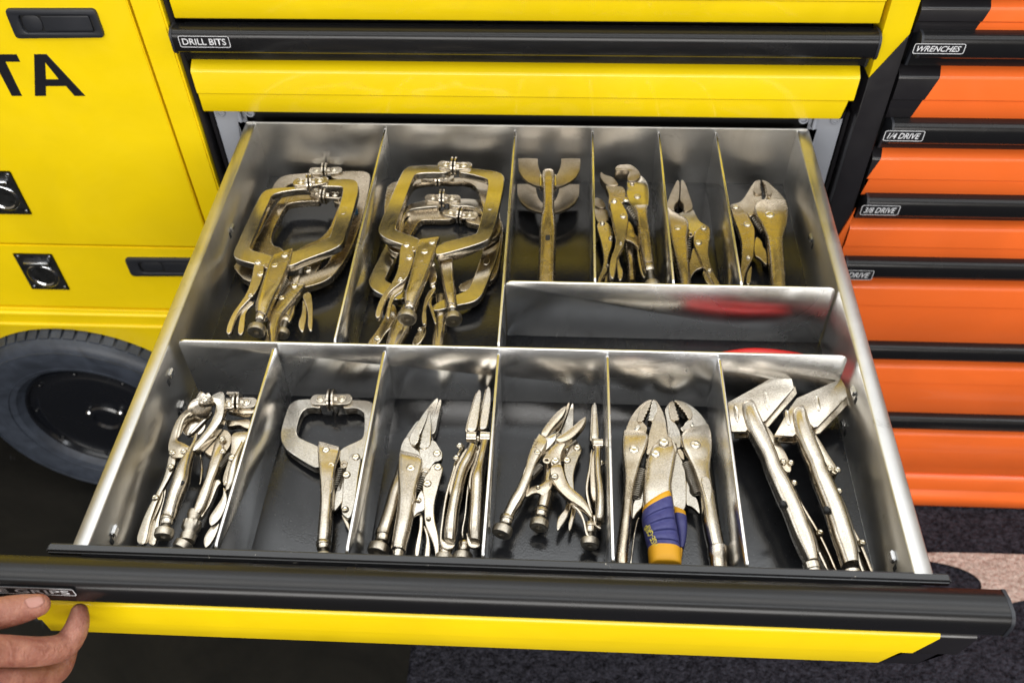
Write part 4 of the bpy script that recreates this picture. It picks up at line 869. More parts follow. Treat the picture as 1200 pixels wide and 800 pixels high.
wide_jaw('wide plate-jaw locking pliers next to the right drawer side, right one of two', [(505, 335), (560, 258), (870, 120), (890, 122), (915, 165), (932, 245), (715, 468), (685, 475), (655, 445), (530, 540), (392, 532)], (18, 48),
    [(540, 335, 600, 318, 2, 4, 2.6), (522, 370, 622, 345, 5, 6, 2.4), (528, 450, 650, 440, 7, 8, 2.3), (550, 540, 680, 530, 8, 9, 2.3), (585, 640, 718, 625, 8.5, 9, 2.3), (628, 740, 758, 725, 9, 9, 2.3), (648, 800, 775, 790, 9, 9, 2.3), (678, 890, 820, 880, 9.5, 9, 2.3), (718, 990, 868, 980, 9.5, 9, 2.3), (756, 1090, 910, 1080, 9.5, 9, 2.3), (788, 1190, 944, 1180, 9.5, 9, 2.3), (818, 1290, 974, 1280, 9.5, 9, 2.3), (856, 1390, 1002, 1378, 9, 9, 2.3), (890, 1500, 1015, 1490, 9, 9, 2.2)],
    (715, 295), ((900, 745), (920, 840)), [[(695, 240), (722, 375)], [(480, 350), (500, 480)]],
    [(790, 180), (840, 310), (900, 420), (960, 525), (1010, 640), (1062, 772)], [(850, 330), (905, 440), (930, 560), (960, 680), (995, 765)], [(731, 688), (800, 778), (858, 786)], [(806, 156), (978, 536)],
    [(655, 470), (700, 520), (750, 600), (810, 700), (880, 800), (830, 830), (760, 720), (690, 560)])

# ===== back row, first compartment: big clamps in a heap
c = crop(260, 185, 6.667); cb = crop(255, 290, 6.667)
t = T('hindmost big C-clamp of the back left heap, frame corner touching the back divider', 'locking clamp', 'locking_clamp')
p = (-.058, -.05, -.050, -.30)
pl_(t, c, 'left_arm', [(770, 112), (640, 120), (510, 130), (440, 158), (400, 215), (360, 300), (300, 420), (330, 480), (400, 340), (470, 240), (560, 190), (770, 165)], p, .008, OLD)
pl_(t, c, 'right_arm', [(850, 112), (1000, 100), (1130, 103), (1165, 135), (1150, 250), (1110, 420), (1040, 640), (960, 800), (900, 880), (820, 960), (680, 1005), (560, 1020), (510, 960), (560, 930), (750, 888), (820, 840), (870, 740), (960, 500), (1060, 250), (1050, 180), (850, 165)], p, .008, OLD)
jaws_pad(t, c, (745, 112), (880, 110), (810, 115), p)
handle(t, cb, [(545, 285, 690, 298, 3, 6, 6), (530, 335, 672, 330, 5, 8, 5), (478, 430, 600, 430, 6, 9, 4), (410, 540, 515, 545, 7, 9, 3), (390, 620, 492, 620, 7, 9, 2.5), (400, 700, 480, 700, 7, 9, 2.4), (412, 790, 470, 790, 7, 9, 2.3)], p)
rv(t, cb, p, (600, 298, .0034), (500, 393, .0034), dz=.0055)
leaf(t, cb, [(395, 620), (412, 700), (395, 790), (350, 790), (365, 720), (385, 680), (380, 640)], p, dz=.002)
leaf(t, cb, [(605, 430), (600, 500), (570, 570), (548, 590), (555, 540), (580, 470)], p, 'link', .003, NK, dz=-.003)
slab('vinyl_cap', [[pt(c, x, y, p, .003) for x, y in ((1022, 395), (1058, 390), (1062, 415), (1020, 440))]], .003, M['blue_tip'], t, .0006)
t = T('middle big C-clamp of the back left heap, its pads seen inside the top clamp', 'locking clamp', 'locking_clamp')
p = (-.052, -.08, -.060, -.30)
pl_(t, c, 'left_arm', [(770, 280), (560, 280), (500, 290), (440, 330), (340, 500), (240, 690), (95, 830), (92, 865), (215, 990), (420, 900), (520, 720), (345, 668), (490, 380), (530, 350), (700, 335), (770, 340)], p, .008, OLD)
pl_(t, c, 'right_arm', [(870, 300), (960, 300), (1000, 330), (990, 420), (900, 640), (860, 680), (600, 780), (560, 760), (600, 700), (820, 610), (900, 400), (920, 360), (870, 345)], p, .008, OLD, dz=-.001)
jaws_pad(t, c, (745, 280), (888, 300), (808, 295), p)
handle(t, cb, [(560, 250, 650, 230, 4, 6, 4), (555, 380, 640, 350, 5, 8, 3), (540, 460, 605, 450, 6, 8, 2.5), (520, 540, 575, 560, 6, 8, 2.3)], p)
screwend(t, cb, p, (545, 540), (530, 585), (500, 690), .0050, .0070, .0070)
pl_(t, cb, 'lever', [(700, 130), (740, 100), (800, 70), (805, 120), (770, 190), (740, 240), (680, 250), (670, 200)], p, .006, OLD, dz=.002)
leaf(t, cb, [(690, 345), (730, 350), (745, 450), (742, 580), (738, 655), (715, 650), (702, 600), (706, 520), (690, 440), (655, 375)], p, dz=.003)
leaf(t, cb, [(662, 400), (695, 440), (692, 560), (668, 672), (640, 640), (626, 590), (658, 510), (660, 440)], p, dz=.001)
rv(t, cb, p, (706, 172, .0040), dz=.0024)
coil(t, pt(cb, 660, 145, p), pt(cb, 635, 215, p), .0034, 0.00056, 7)
t = T('top big C-clamp of the back left heap, its whole frame showing', 'locking clamp', 'locking_clamp')
p = (-.036, -.06, -.042, -.30)
pl_(t, c, 'left_arm', [(690, 222), (480, 228), (370, 240), (310, 270), (275, 340), (95, 715), (90, 760), (112, 792), (250, 828), (380, 850), (430, 780), (330, 742), (222, 718), (215, 690), (370, 330), (385, 300), (420, 275), (560, 250), (650, 245), (690, 247)], p, .008, NF)
pl_(t, c, 'right_arm', [(740, 178), (900, 165), (1000, 162), (1050, 175), (1070, 205), (1062, 290), (962, 620), (932, 680), (860, 720), (660, 790), (530, 850), (480, 830), (510, 740), (620, 715), (830, 630), (852, 600), (955, 240), (930, 222), (740, 222)], p, .008, NF)
jaws_pad(t, c, (622, 200), (768, 190), (690, 205), p)
handle(t, cb, [(428, 75, 588, 18, 2.5, 5, 7), (410, 125, 572, 90, 4, 7, 6), (385, 195, 545, 180, 5, 8, 5), (352, 290, 505, 285, 6, 9, 4), (325, 370, 460, 375, 7, 9, 3), (302, 450, 425, 460, 7.5, 9, 2.5), (300, 520, 392, 545, 7, 8, 2.3)], p)
screwend(t, cb, p, (345, 520), (330, 572), (300, 668), .0052, .0088, .0078)
leaf(t, cb, [(288, 112), (320, 98), (352, 104), (368, 170), (340, 262), (298, 355), (232, 420), (160, 500), (125, 590), (98, 680), (66, 668), (68, 620), (108, 520), (168, 440), (228, 350), (262, 250), (278, 160)], p, 'lever', .005, NK)
leaf(t, cb, [(300, 425), (226, 485), (214, 560), (210, 640), (184, 690), (150, 662), (168, 560), (190, 480), (250, 410)], p, dz=-.004)
leaf(t, cb, [(355, 120), (405, 118), (410, 145), (385, 165), (360, 150)], p, 'pivot_lug', .003, OLD)
rv(t, cb, p, (315, 113, .0034), (335, 205, .0034), (260, 375, .0028), dz=.0004); rv(t, cb, p, (525, 58, .0036), (447, 140, .0036), dz=.0042)
coil(t, pt(cb, 540, 250, p, -.004), pt(cb, 460, 390, p, -.006), .0030, 0.00050, 10)
boss(t, c, [(960, 385), (945, 440)], p, .0004, .006, NF)
embed(t, cb, [(440, 205, 400, 290, .0064)], p, .0052)

# ===== back row, second compartment: four clamps
c = crop(425, 180, 6.667); cb = crop(420, 290, 6.667)
t = T('lowest big C-clamp of the four in the second back compartment', 'locking clamp', 'locking_clamp')
p = -.0640
pl_(t, c, 'left_arm', [(720, 455), (440, 448), (380, 470), (310, 560), (260, 700), (300, 760), (340, 700), (375, 632), (440, 530), (480, 515), (720, 520)], p, .007, OLD)
pl_(t, c, 'right_arm', [(800, 475), (920, 492), (1060, 500), (1100, 545), (1090, 700), (1060, 950), (960, 1020), (760, 1090), (740, 1020), (900, 960), (980, 700), (1010, 600), (900, 552), (800, 535)], p, .007, OLD)
jaws_pad(t, c, (690, 472), (838, 490), (765, 490), p, .0095)
handle(t, cb, [(600, 380, 690, 380, 4, 6, 4), (608, 520, 692, 520, 5.5, 8, 3), (592, 620, 690, 620, 6, 8, 2.6), (575, 720, 680, 720, 6, 8, 2.4), (565, 800, 670, 800, 6, 8, 2.3)], p)
leaf(t, cb, [(505, 600), (455, 655), (408, 760), (470, 765), (525, 680), (532, 630)], p, 'lever', .004, NK, dz=.006)
rv(t, cb, p, (480, 640, .0028), dz=.0064)
t = T('third big C-clamp down of the four in the second back compartment', 'locking clamp', 'locking_clamp')
p = (-.056, -.08, -.054, -.30)
pl_(t, cb, 'left_arm', [(640, -385), (560, -380), (370, -335), (320, -250), (235, -60), (82, 232), (76, 275), (104, 325), (200, 378), (330, 420), (400, 350), (300, 300), (215, 260), (205, 238), (300, 70), (345, -250), (400, -300), (560, -318), (640, -320)], p, .008, NF)
pl_(t, cb, 'right_arm', [(700, -385), (950, -380), (1060, -330), (1110, -200), (1112, 0), (1000, 290), (960, 380), (900, 428), (760, 452), (600, 500), (560, 470), (640, 410), (830, 345), (880, 300), (985, 0), (1000, -200), (930, -325), (700, -320)], p, .008, NF)
jaws_pad(t, c, (552, 358), (700, 362), (625, 360), p)
handle(t, cb, [(345, 470, 480, 430, 4, 6, 4), (300, 540, 440, 550, 5.5, 8, 3.4), (260, 620, 400, 640, 6.5, 9, 3), (228, 710, 350, 730, 7, 9, 2.6), (205, 800, 310, 820, 7, 9, 2.4)], p)
leaf(t, cb, [(228, 430), (205, 540), (140, 650), (50, 765), (150, 765), (220, 660), (300, 530), (302, 470), (262, 430)], p, 'lever', .004, OLD, dz=.003)
leaf(t, cb, [(300, 600), (220, 650), (170, 740), (130, 765), (150, 730), (200, 650), (280, 590)], p, dz=.004)
rv(t, cb, p, (148, 708, .0034), (268, 520, .0028), dz=.0036)
boss(t, cb, [(1010, 85), (990, 135)], p, .0004, .0068, NF)
t = T('second big C-clamp from the top of four, with round bright knob on the right', 'locking clamp', 'locking_clamp')
p = (-.046, -.06, -.046, -.30)
pl_(t, c, 'left_arm', [(600, 183), (420, 180), (270, 213), (200, 240), (180, 300), (160, 500), (190, 700), (210, 760), (290, 790), (330, 740), (290, 640), (290, 480), (380, 250), (470, 222), (600, 215)], p, .007, OLD)
pl_(t, c, 'right_arm', [(600, 190), (880, 185), (980, 200), (1040, 330), (1078, 500), (1080, 590), (1050, 650), (800, 775), (680, 800), (560, 780), (690, 750), (900, 680), (1000, 600), (945, 440), (880, 212), (600, 222)], p, .007, OLD, dz=-.0003)
jaws_pad(t, c, (520, 195), (650, 195), (592, 205), p, .0100)
handle(t, cb, [(618, 90, 735, 75, 3, 5, 6), (632, 150, 742, 130, 4.5, 7, 5), (650, 240, 745, 235, 5.5, 8, 4), (660, 320, 758, 320, 6.5, 8, 3), (675, 400, 767, 400, 7, 8, 2.4), (694, 460, 770, 462, 6, 7, 2.2)], p)
screwend(t, cb, p, (732, 440), (735, 490), (742, 580), .0052, .0088, .0078)
leaf(t, cb, [(600, 290), (530, 360), (502, 450), (488, 560), (505, 605), (525, 600), (535, 560), (524, 460), (560, 390), (608, 325)], p, 'lever', .004, NK, dz=.001)
leaf(t, cb, [(600, 335), (562, 420), (592, 500), (616, 590), (598, 600), (576, 540), (556, 480), (540, 420), (570, 360)], p, dz=-.001)
leaf(t, cb, [(565, 130), (600, 150), (620, 260), (570, 290), (540, 250), (545, 180)], p, 'link_plate', .005, OLD, dz=.001)
rv(t, cb, p, (578, 130, .0032), (580, 298, .0030), dz=.0014)
embed(t, cb, [(680, 130, 700, 215, .0056)], p, .0046)
t = T('top big C-clamp of the four in the second back compartment, whole frame showing', 'locking clamp', 'locking_clamp')
p = (-.028, -.05, -.034, -.30)
pl_(t, c, 'left_arm', [(690, 88), (400, 88), (340, 105), (298, 155), (122, 575), (124, 620), (180, 668), (330, 718), (440, 745), (470, 680), (370, 635), (268, 603), (250, 570), (385, 200), (408, 162), (470, 150), (690, 150)], p, .008, NF)
pl_(t, c, 'right_arm', [(750, 105), (850, 112), (1040, 133), (1098, 160), (1114, 210), (1030, 570), (1000, 650), (955, 692), (620, 790), (560, 790), (580, 700), (870, 635), (905, 602), (990, 215), (960, 190), (800, 150), (750, 148)], p, .008, NF)
jaws_pad(t, c, (652, 98), (790, 105), (716, 108), p)
handle(t, cb, [(472, -48, 636, -72, 2.5, 5, 7), (455, 10, 615, -20, 4, 7, 6), (440, 90, 588, 80, 5, 8, 5), (415, 190, 550, 190, 6, 9, 4), (390, 290, 512, 300, 7, 9, 3), (364, 380, 470, 395, 7.5, 9, 2.5), (362, 440, 440, 470, 7, 8, 2.3)], p)
screwend(t, cb, p, (404, 440), (398, 480), (376, 568), .0052, .0092, .0078)
leaf(t, cb, [(322, 10), (345, -40), (400, -45), (432, 0), (440, 80), (402, 190), (370, 250), (300, 300), (240, 350), (196, 440), (168, 545), (140, 550), (128, 520), (150, 440), (190, 360), (256, 285), (302, 190), (318, 100)], p, 'lever', .005, NK)
leaf(t, cb, [(372, 265), (345, 345), (285, 375), (256, 450), (244, 550), (222, 555), (215, 510), (238, 400), (280, 325), (340, 275)], p, dz=-.004)
leaf(t, cb, [(415, 0), (460, -15), (465, 10), (440, 30), (420, 25)], p, 'pivot_lug', .003, OLD, dz=.001)
rv(t, cb, p, (400, 75, .0034), (330, 250, .0028), dz=.0004); rv(t, c, p, (343, 710, .0034), dz=.0004); rv(t, c, p, (543, 688, .0036), dz=.0042); rv(t, cb, p, (518, 30, .0038), dz=.0048)
boss(t, c, [(1005, 385), (990, 440)], p, .0004, .0068, NF)
embed(t, cb, [(500, 100, 475, 190, .0066)], p, .0056)

# ===== third back compartment: U-jaw welding clamp on edge
c = crop(595, 170, 10); cb = crop(595, 250, 10)
t = T('locking clamp with two wide U-shaped jaws, alone in the third back compartment', 'welding clamp', 'welding_clamp')
p = (-.030, -.08, -.036, -.24)
def u_jaw(name, outer, pl, lift, mat):
    'U-shaped band whose limbs curl upwards'
    L = len(outer) // 2; V = []; F = []
    for i in range(L):
        a = pt(c, *outer[i], pl); b = pt(c, *outer[-1 - i], pl)
        s = abs(i - (L-1)/2) / ((L-1)/2); K = 7
        for k in range(K):
            q = a.lerp(b, k/(K-1)); V.append(q + Vector((0, 0, lift*(.35*math.sin(math.pi*k/(K-1)) - .5*(1-s)*(k == 0)) + lift*s*.4)))
    n = len(V); K = 7; V += [v - Vector((0, 0, .0032)) for v in V[:n]]
    for i in range(L-1):
        for k in range(K-1):
            a = i*K+k; F += [(a, a+1, a+K+1, a+K), (n+a, n+a+K, n+a+K+1, n+a+1)]
        F += [(i*K, (i+1)*K, n+(i+1)*K, n+i*K), (i*K+K-1, n+i*K+K-1, n+(i+1)*K+K-1, (i+1)*K+K-1)]
    for k in range(K-1): F += [(k, n+k, n+k+1, k+1), ((L-1)*K+k, (L-1)*K+k+1, n+(L-1)*K+k+1, n+(L-1)*K+k)]
    return meshobj(name, V, F, mat, t, 50)
up_out = [(122, 162), (124, 230), (132, 300), (175, 375), (240, 432), (320, 468), (400, 486), (480, 494), (560, 490), (640, 472), (730, 430), (800, 372), (843, 295), (850, 230), (850, 165)]
up_in = [(350, 165), (352, 215), (360, 262), (375, 310), (395, 345), (420, 372), (450, 388), (485, 392), (520, 388), (555, 372), (580, 345), (602, 305), (618, 260), (626, 215), (628, 165)]
u_jaw('upper_jaw', up_out + up_in[::-1], p, .0013, M['cast'])
lo_out = [(x - 12, y + 300) for x, y in up_out]; lo_in = [(x - 22, y + 300) for x, y in up_in]
u_jaw('lower_jaw', lo_out + lo_in[::-1], (-.054, -.08, -.054, -.24), .001, M['cast'])
handle(t, c, [(430, 302, 520, 302, 2, 4, 2.4), (404, 325, 550, 325, 5, 6, 2.4), (402, 420, 552, 420, 6, 9, 2.5), (412, 540, 545, 540, 6.5, 10, 2.5), (415, 660, 544, 660, 7, 11, 2.5), (406, 790, 548, 790, 7.5, 12, 2.5), (385, 880, 560, 880, 8, 12, 2.5), (372, 980, 568, 980, 8.5, 12, 2.4), (370, 1060, 570, 1060, 8.5, 12, 2.4), (368, 1200, 566, 1200, 8.5, 12, 2.3), (360, 1360, 560, 1360, 8.5, 12, 2.3), (352, 1560, 556, 1560, 8.5, 12, 2.3), (350, 1700, 550, 1700, 8, 11, 2.2)], p, OLD)
handle(t, c, [(420, 700, 540, 700, 3, 6, 3), (410, 900, 545, 900, 4, 7, 3), (405, 1200, 545, 1200, 4, 7, 3), (400, 1500, 540, 1500, 4, 6, 3)], -.062, DS, 'lower_handle')
u = pt(cb, 469, 290, p, .0078); bevbox('handle_slot', (u.x-.0024, u.y-.0038, u.z-.003), (u.x+.0024, u.y+.0040, u.z+.0014), M['cavity'], t, .0006)
for s in (385, 560): pl_(t, c, 'side_lug', [(s-14, 340), (s+14, 340), (s+14, 480), (s-14, 480)], p, .008, NF, dz=.003)

# ===== fourth back compartment
c = crop(690, 185, 10.664); cb = crop(690, 258, 10.664)
t = T('locking pliers lowest and leftmost in the fourth back compartment, partly behind the divider', 'locking pliers')
p = (-.058, -.10, -.056, -.24)
pl_(t, c, 'jaw', [(60, 490), (150, 500), (198, 555), (218, 622), (140, 628), (80, 600), (40, 560)], p, .007, M['cast'])
pl_(t, c, 'body_plate', [(60, 610), (225, 632), (260, 700), (240, 800), (120, 830), (70, 720)], p, .007, OLD, dz=-.002)
leaf(t, cb, [(95, 45), (150, 5), (235, 20), (295, 110), (306, 210), (292, 330), (250, 440), (235, 560), (238, 640), (170, 720), (140, 790), (100, 790), (120, 700), (172, 600), (192, 460), (150, 250), (105, 120)], p, 'lever', .007, NK, dz=.001)
rv(t, cb, p, (170, 38, .0030), (275, 225, .0028), (235, 572, .0018), dz=.0016)
leaf(t, cb, [(230, 640), (200, 720), (190, 790), (230, 790), (240, 720)], p, dz=-.002)
t = T('locking pliers with S-curved lever in the middle of the fourth back compartment', 'locking pliers')
p = (-.044, -.10, -.048, -.24)
pl_(t, c, 'jaw', [(137, 190), (155, 172), (200, 210), (250, 224), (300, 238), (345, 288), (374, 330), (345, 346), (262, 346), (205, 322), (152, 262)], p, .009, M['cast'], dz=.001)
pl_(t, c, 'body_plate', [(200, 335), (265, 348), (350, 350), (420, 350), (458, 400), (466, 470), (440, 560), (380, 560), (260, 600), (244, 540), (252, 470), (235, 410)], p, .008, OLD)
leaf(t, c, [(258, 570), (290, 520), (335, 498), (380, 510), (440, 600), (492, 700), (496, 800), (472, 900), (445, 1060), (425, 1120), (362, 1210), (342, 1340), (320, 1470), (300, 1515), (268, 1490), (250, 1390), (270, 1260), (330, 1110), (348, 980), (312, 840), (285, 700)], p, 'lever', .007, NK, dz=.003)
leaf(t, cb, [(420, 370), (372, 450), (392, 550), (436, 640), (415, 730), (385, 765), (365, 700), (345, 560), (360, 440)], p, dz=-.004)
handle(t, cb, [(450, 320, 560, 330, 4, 8, 3), (458, 450, 562, 450, 5, 9, 2.6), (478, 600, 580, 600, 6, 9, 2.4), (488, 790, 590, 790, 6, 9, 2.3)], (-.058, -.1, -.058, -.24), OLD)
rv(t, c, p, (318, 540, .0032), (432, 725, .0036), dz=.0034); rv(t, cb, p, (400, 290, .0014), dz=.0034)
lathe('pivot_pin', pt(c, 465, 560, p, -.002), pt(c, 465, 560, p, -.002) + Vector((0, 0, 1)), [(0, .0036), (.004, .0036), (.0056, .002)], RV, t, 16)
t = T('locking pliers with big round hook jaw, right one in the fourth back compartment', 'locking pliers')
p = (-.036, -.08, -.044, -.24)
pl_(t, c, 'hook_jaw', [(328, 120), (360, 88), (480, 74), (545, 90), (620, 150), (652, 210), (622, 262), (560, 292), (492, 288), (478, 240), (512, 180), (500, 155), (440, 146), (380, 152), (332, 150)], p, .013, M['cast'], dz=.002)
pl_(t, c, 'head_plate', [(480, 280), (560, 292), (625, 262), (655, 210), (720, 285), (746, 345), (756, 480), (740, 620), (722, 720), (600, 720), (562, 640), (500, 530), (468, 420), (490, 370), (478, 330)], p, .010, NF)
boss(t, c, [(510, 330), (570, 335)], p, .0024, .0040, OLD)
handle(t, c, [(560, 620, 742, 610, 3, 8, 6), (588, 690, 728, 690, 5, 8, 5), (602, 790, 736, 790, 6, 9, 4), (618, 930, 762, 930, 6.5, 9, 3), (626, 1000, 775, 1000, 7, 9, 2.6), (640, 1120, 792, 1120, 7, 9, 2.4), (664, 1270, 810, 1270, 7, 9, 2.3), (684, 1345, 816, 1345, 6.5, 9, 2.2)], p, OLD)
A = pt(cb, 750, 560, p, .0); B = pt(cb, 768, 650, p, 0); ferrule(t, A, B, .0056); knob(t, B, pt(cb, 800, 860, p, 0), .0036, .0080, .0080)
pl_(t, cb, 'link_plate', [(498, -10), (570, 100), (566, 150), (600, 195), (622, 205), (640, 385), (600, 325), (540, 268), (448, 245), (440, 150), (470, 60)], p, .004, OLD, dz=-.006)
leaf(t, cb, [(600, 330), (640, 400), (672, 600), (690, 680), (700, 720), (680, 700), (640, 620), (610, 460)], p, dz=-.005)
rv(t, c, p, (608, 482, .0036), dz=.0004)
coil(t, pt(c, 490, 620, p, -.005), pt(c, 590, 760, p, -.005), .0030, 0.00074, 6)

# ===== fifth and sixth back compartments
c = crop(770, 205, 6.153)
t = T('pointed-jaw locking pliers alone in the narrow fifth back compartment', 'locking pliers')
p = (-.056, -.08, -.054, -.24)
pl_(t, c, 'jaw', [(148, 30), (166, 50), (163, 120), (158, 188), (132, 205), (122, 235), (130, 262), (75, 242), (66, 212), (100, 125), (130, 60)], p, .009, M['cast'])
pl_(t, c, 'jaw', [(170, 27), (200, 42), (230, 130), (263, 228), (245, 255), (192, 270), (194, 225), (185, 200), (164, 186), (168, 120)], p, .009, M['cast'])
pl_(t, c, 'moving_side', [(190, 262), (262, 240), (282, 290), (310, 335), (350, 356), (386, 380), (385, 420), (330, 440), (280, 410), (240, 420), (200, 340), (150, 300), (150, 280)], p, .007, NF, dz=-.0016)
handle(t, c, [(72, 240, 150, 290, 2, 5, 6), (72, 290, 215, 335, 4, 7, 6), (82, 380, 226, 390, 5, 8, 5.5), (95, 470, 216, 470, 5.5, 9, 5), (112, 560, 226, 560, 6, 9, 4), (128, 650, 232, 650, 7, 9, 3), (148, 740, 242, 740, 7.5, 9, 2.4), (160, 850, 246, 850, 7, 9, 2.3)], p, OLD)
leaf(t, c, [(272, 405), (340, 356), (386, 380), (384, 440), (370, 520), (372, 600), (402, 690), (470, 810), (430, 810), (365, 705), (330, 650), (300, 575), (266, 510), (262, 450)], p, 'lever', .006, OLD, dz=.001)
pl_(t, c, 'link_plate', [(262, 505), (300, 590), (345, 665), (285, 680), (252, 720), (240, 760), (228, 660), (240, 600)], p, .004, OLD, dz=-.002)
pl_(t, c, 'pivot_lug', [(225, 400), (255, 395), (278, 410), (262, 445), (222, 445)], p, .003, OLD, holes=[[(234, 420), (252, 420), (252, 436), (234, 436)]], dz=.001)
leaf(t, c, [(325, 690), (350, 690), (372, 740), (410, 800), (380, 800), (345, 760)], p, dz=-.003)
rv(t, c, p, (148, 383, .0038), dz=.0048); rv(t, c, p, (338, 382, .0036), (300, 487, .0036), (380, 690, .0026), dz=.0014)
coil(t, pt(c, 236, 460, p, -.003), pt(c, 222, 600, p, -.003), .0024, 0.00062, 8)
stamp(t, c, [(120, 660), (108, 560)], p, 'VISE-GRIP', .0040, .0062)
t = T('curved-jaw locking pliers with broad head, alone in the rightmost back compartment', 'locking pliers')
p = (-.054, -.08, -.052, -.24)
pl_(t, c, 'moving_side', [(745, 32), (708, 42), (690, 62), (655, 120), (620, 175), (588, 200), (530, 208), (525, 240), (600, 290), (680, 300), (740, 260), (760, 180), (752, 135)], p, .008, OLD, dz=-.001)
pl_(t, c, 'fixed_side', [(760, 30), (800, 48), (840, 85), (900, 145), (935, 195), (920, 260), (740, 260), (760, 190), (772, 176), (790, 150)], p, .008, OLD, dz=-.001)
pl_(t, c, 'jaw', [(746, 32), (712, 40), (700, 70), (695, 118), (712, 138), (752, 134), (757, 118), (744, 108), (750, 98), (738, 88), (748, 78), (740, 66), (750, 56)], p, .006, M['cast'], sm=1, dz=.0012)
pl_(t, c, 'jaw', [(758, 32), (800, 54), (820, 80), (834, 112), (826, 142), (792, 142), (796, 118), (786, 108), (792, 96), (780, 86), (784, 72), (768, 64), (770, 52), (758, 46)], p, .006, M['cast'], sm=1, dz=.0012)
handle(t, c, [(738, 192, 925, 192, 3, 6, 7), (700, 236, 940, 246, 5, 8, 6.5), (706, 300, 940, 305, 6, 9, 6), (750, 380, 930, 385, 6, 9, 5), (785, 465, 906, 468, 6.5, 9, 4), (798, 570, 910, 570, 7, 9, 3.2), (806, 680, 922, 680, 7.5, 9, 2.6), (818, 850, 930, 850, 8, 9, 2.3)], p, OLD)
leaf(t, c, [(528, 208), (580, 204), (642, 268), (702, 370), (708, 420), (698, 560), (690, 605), (655, 660), (632, 720), (625, 790), (600, 790), (605, 680), (612, 600), (616, 500), (590, 400), (545, 290)], p, 'lever', .006, OLD, dz=.001)
pl_(t, c, 'link_plate', [(706, 430), (760, 475), (765, 520), (788, 540), (802, 665), (745, 600), (694, 578)], p, .004, OLD, dz=-.002)
leaf(t, c, [(686, 640), (645, 700), (642, 790), (672, 790), (682, 720)], p, dz=-.003)
leaf(t, c, [(650, 270), (690, 262), (700, 280), (680, 300), (660, 295)], p, 'pivot_lug', .003, OLD, dz=.001)
rv(t, c, p, (565, 230, .0038), (650, 355, .0040), (658, 597, .0026), dz=.0014); rv(t, c, p, (813, 285, .0052), dz=.0060)
coil(t, pt(c, 690, 310, p, -.003), pt(c, 760, 410, p, -.003), .0026, 0.00074, 7)
boss(t, c, [(792, 165), (830, 200)], p, .003, .004, OLD)

# ===== long compartment: pliers with red dipped handles lying crosswise, mostly below the divider
t = T('red-handled pliers lying crosswise in the long compartment, mostly hidden by the divider', 'pliers', 'red_handled_pliers')
z = -.050
def S(x, y, zz, w): x += .040; y -= .0065; zz -= .0070; return (Vector((x, y + w/2, zz)), Vector((x, y - w/2, zz)))
def along(rows, mat, name): tube(name, [(*S(x, y, zz, w), u, d, 2.4) for x, y, zz, w, u, d in rows], mat, t, 60, 20)
along([(.372, -.300, z, .030, .006, .012), (.40, -.296, z, .034, .007, .013), (.425, -.296, z, .026, .007, .012)], NK, 'head')
along([(.335, -.303, z, .010, .004, .008), (.355, -.302, z, .018, .005, .010), (.378, -.300, z, .030, .006, .012)], NK, 'jaw')
along([(.420, -.304, z, .012, .006, .009), (.437, -.306, z, .013, .007, .010)], NK, 'tang')
along([(.432, -.3050, z, .014, .0080, .011), (.455, -.3080, z, .017, .0095, .012), (.48, -.306, z, .016, .0085, .012), (.515, -.2965, z-.001, .016, .0090, .012), (.548, -.2960, z-.002, .014, .008, .011), (.560, -.2985, z-.003, .008, .005, .008)], M['red_grip'], 'grip')
along([(.432, -.2880, z, .014, .0080, .011), (.455, -.2800, z-.003, .015, .0090, .012), (.49, -.272, z-.004, .015, .0085, .012), (.53, -.274, z-.006, .014, .008, .011), (.548, -.278, z-.007, .010, .005, .008)], M['red_grip'], 'grip')

# ---------------------------------------------------------------- the hand on the rail
person = thing('person', 'hand of a person gripping the left end of the drawer rail, thumb on top', 'person')
def chain(pts, n=16, sub=4):
    'limb of round sections through (u, v, y, radius)'
    Q = [(PY(u, v, y), r) for u, v, y, r in pts]; C = []
    for i in range(len(Q)-1):
        a, b, c_, d = Q[max(i-1, 0)], Q[i], Q[i+1], Q[min(i+2, len(Q)-1)]
        for k in range(sub):
            q = k/sub; f = lambda w, x, y, z: .5*((2*x) + (y-w)*q + (2*w-5*x+4*y-z)*q*q + (3*x-w-3*y+z)*q**3)
            C.append((f(a[0], b[0], c_[0], d[0]), f(a[1], b[1], c_[1], d[1])))
    C.append(Q[-1]); tip, r = C[-1]; dr = (C[-1][0]-C[-2][0]).normalized()
    for q in (25, 45, 62, 76, 86): C.append((tip + dr*r*math.sin(math.radians(q)), r*math.cos(math.radians(q))))
    tip, r = C[0]; d0 = (C[0][0]-C[1][0]).normalized(); C = [(tip + d0*r*math.sin(math.radians(q)), r*math.cos(math.radians(q))) for q in (80, 55, 30)] + C
    V = []; F = []; u = None
    for i, (p, r) in enumerate(C):
        ax = (C[min(i+1, len(C)-1)][0] - C[max(i-1, 0)][0]).normalized()
        u = (ax.orthogonal() if u is None else u - ax*u.dot(ax)).normalized(); w = ax.cross(u)
        V += [p + (u*math.cos(2*math.pi*k/n) + w*math.sin(2*math.pi*k/n))*r for k in range(n)]
    m = len(C)
    for i in range(m-1):
        for k in range(n): a = i*n+k; b = i*n+(k+1) % n; F.append((a, b, b+n, a+n))
    F.append(tuple(range(n))[::-1]); F.append(tuple((m-1)*n+k for k in range(n))); return V, F
hb = MB()
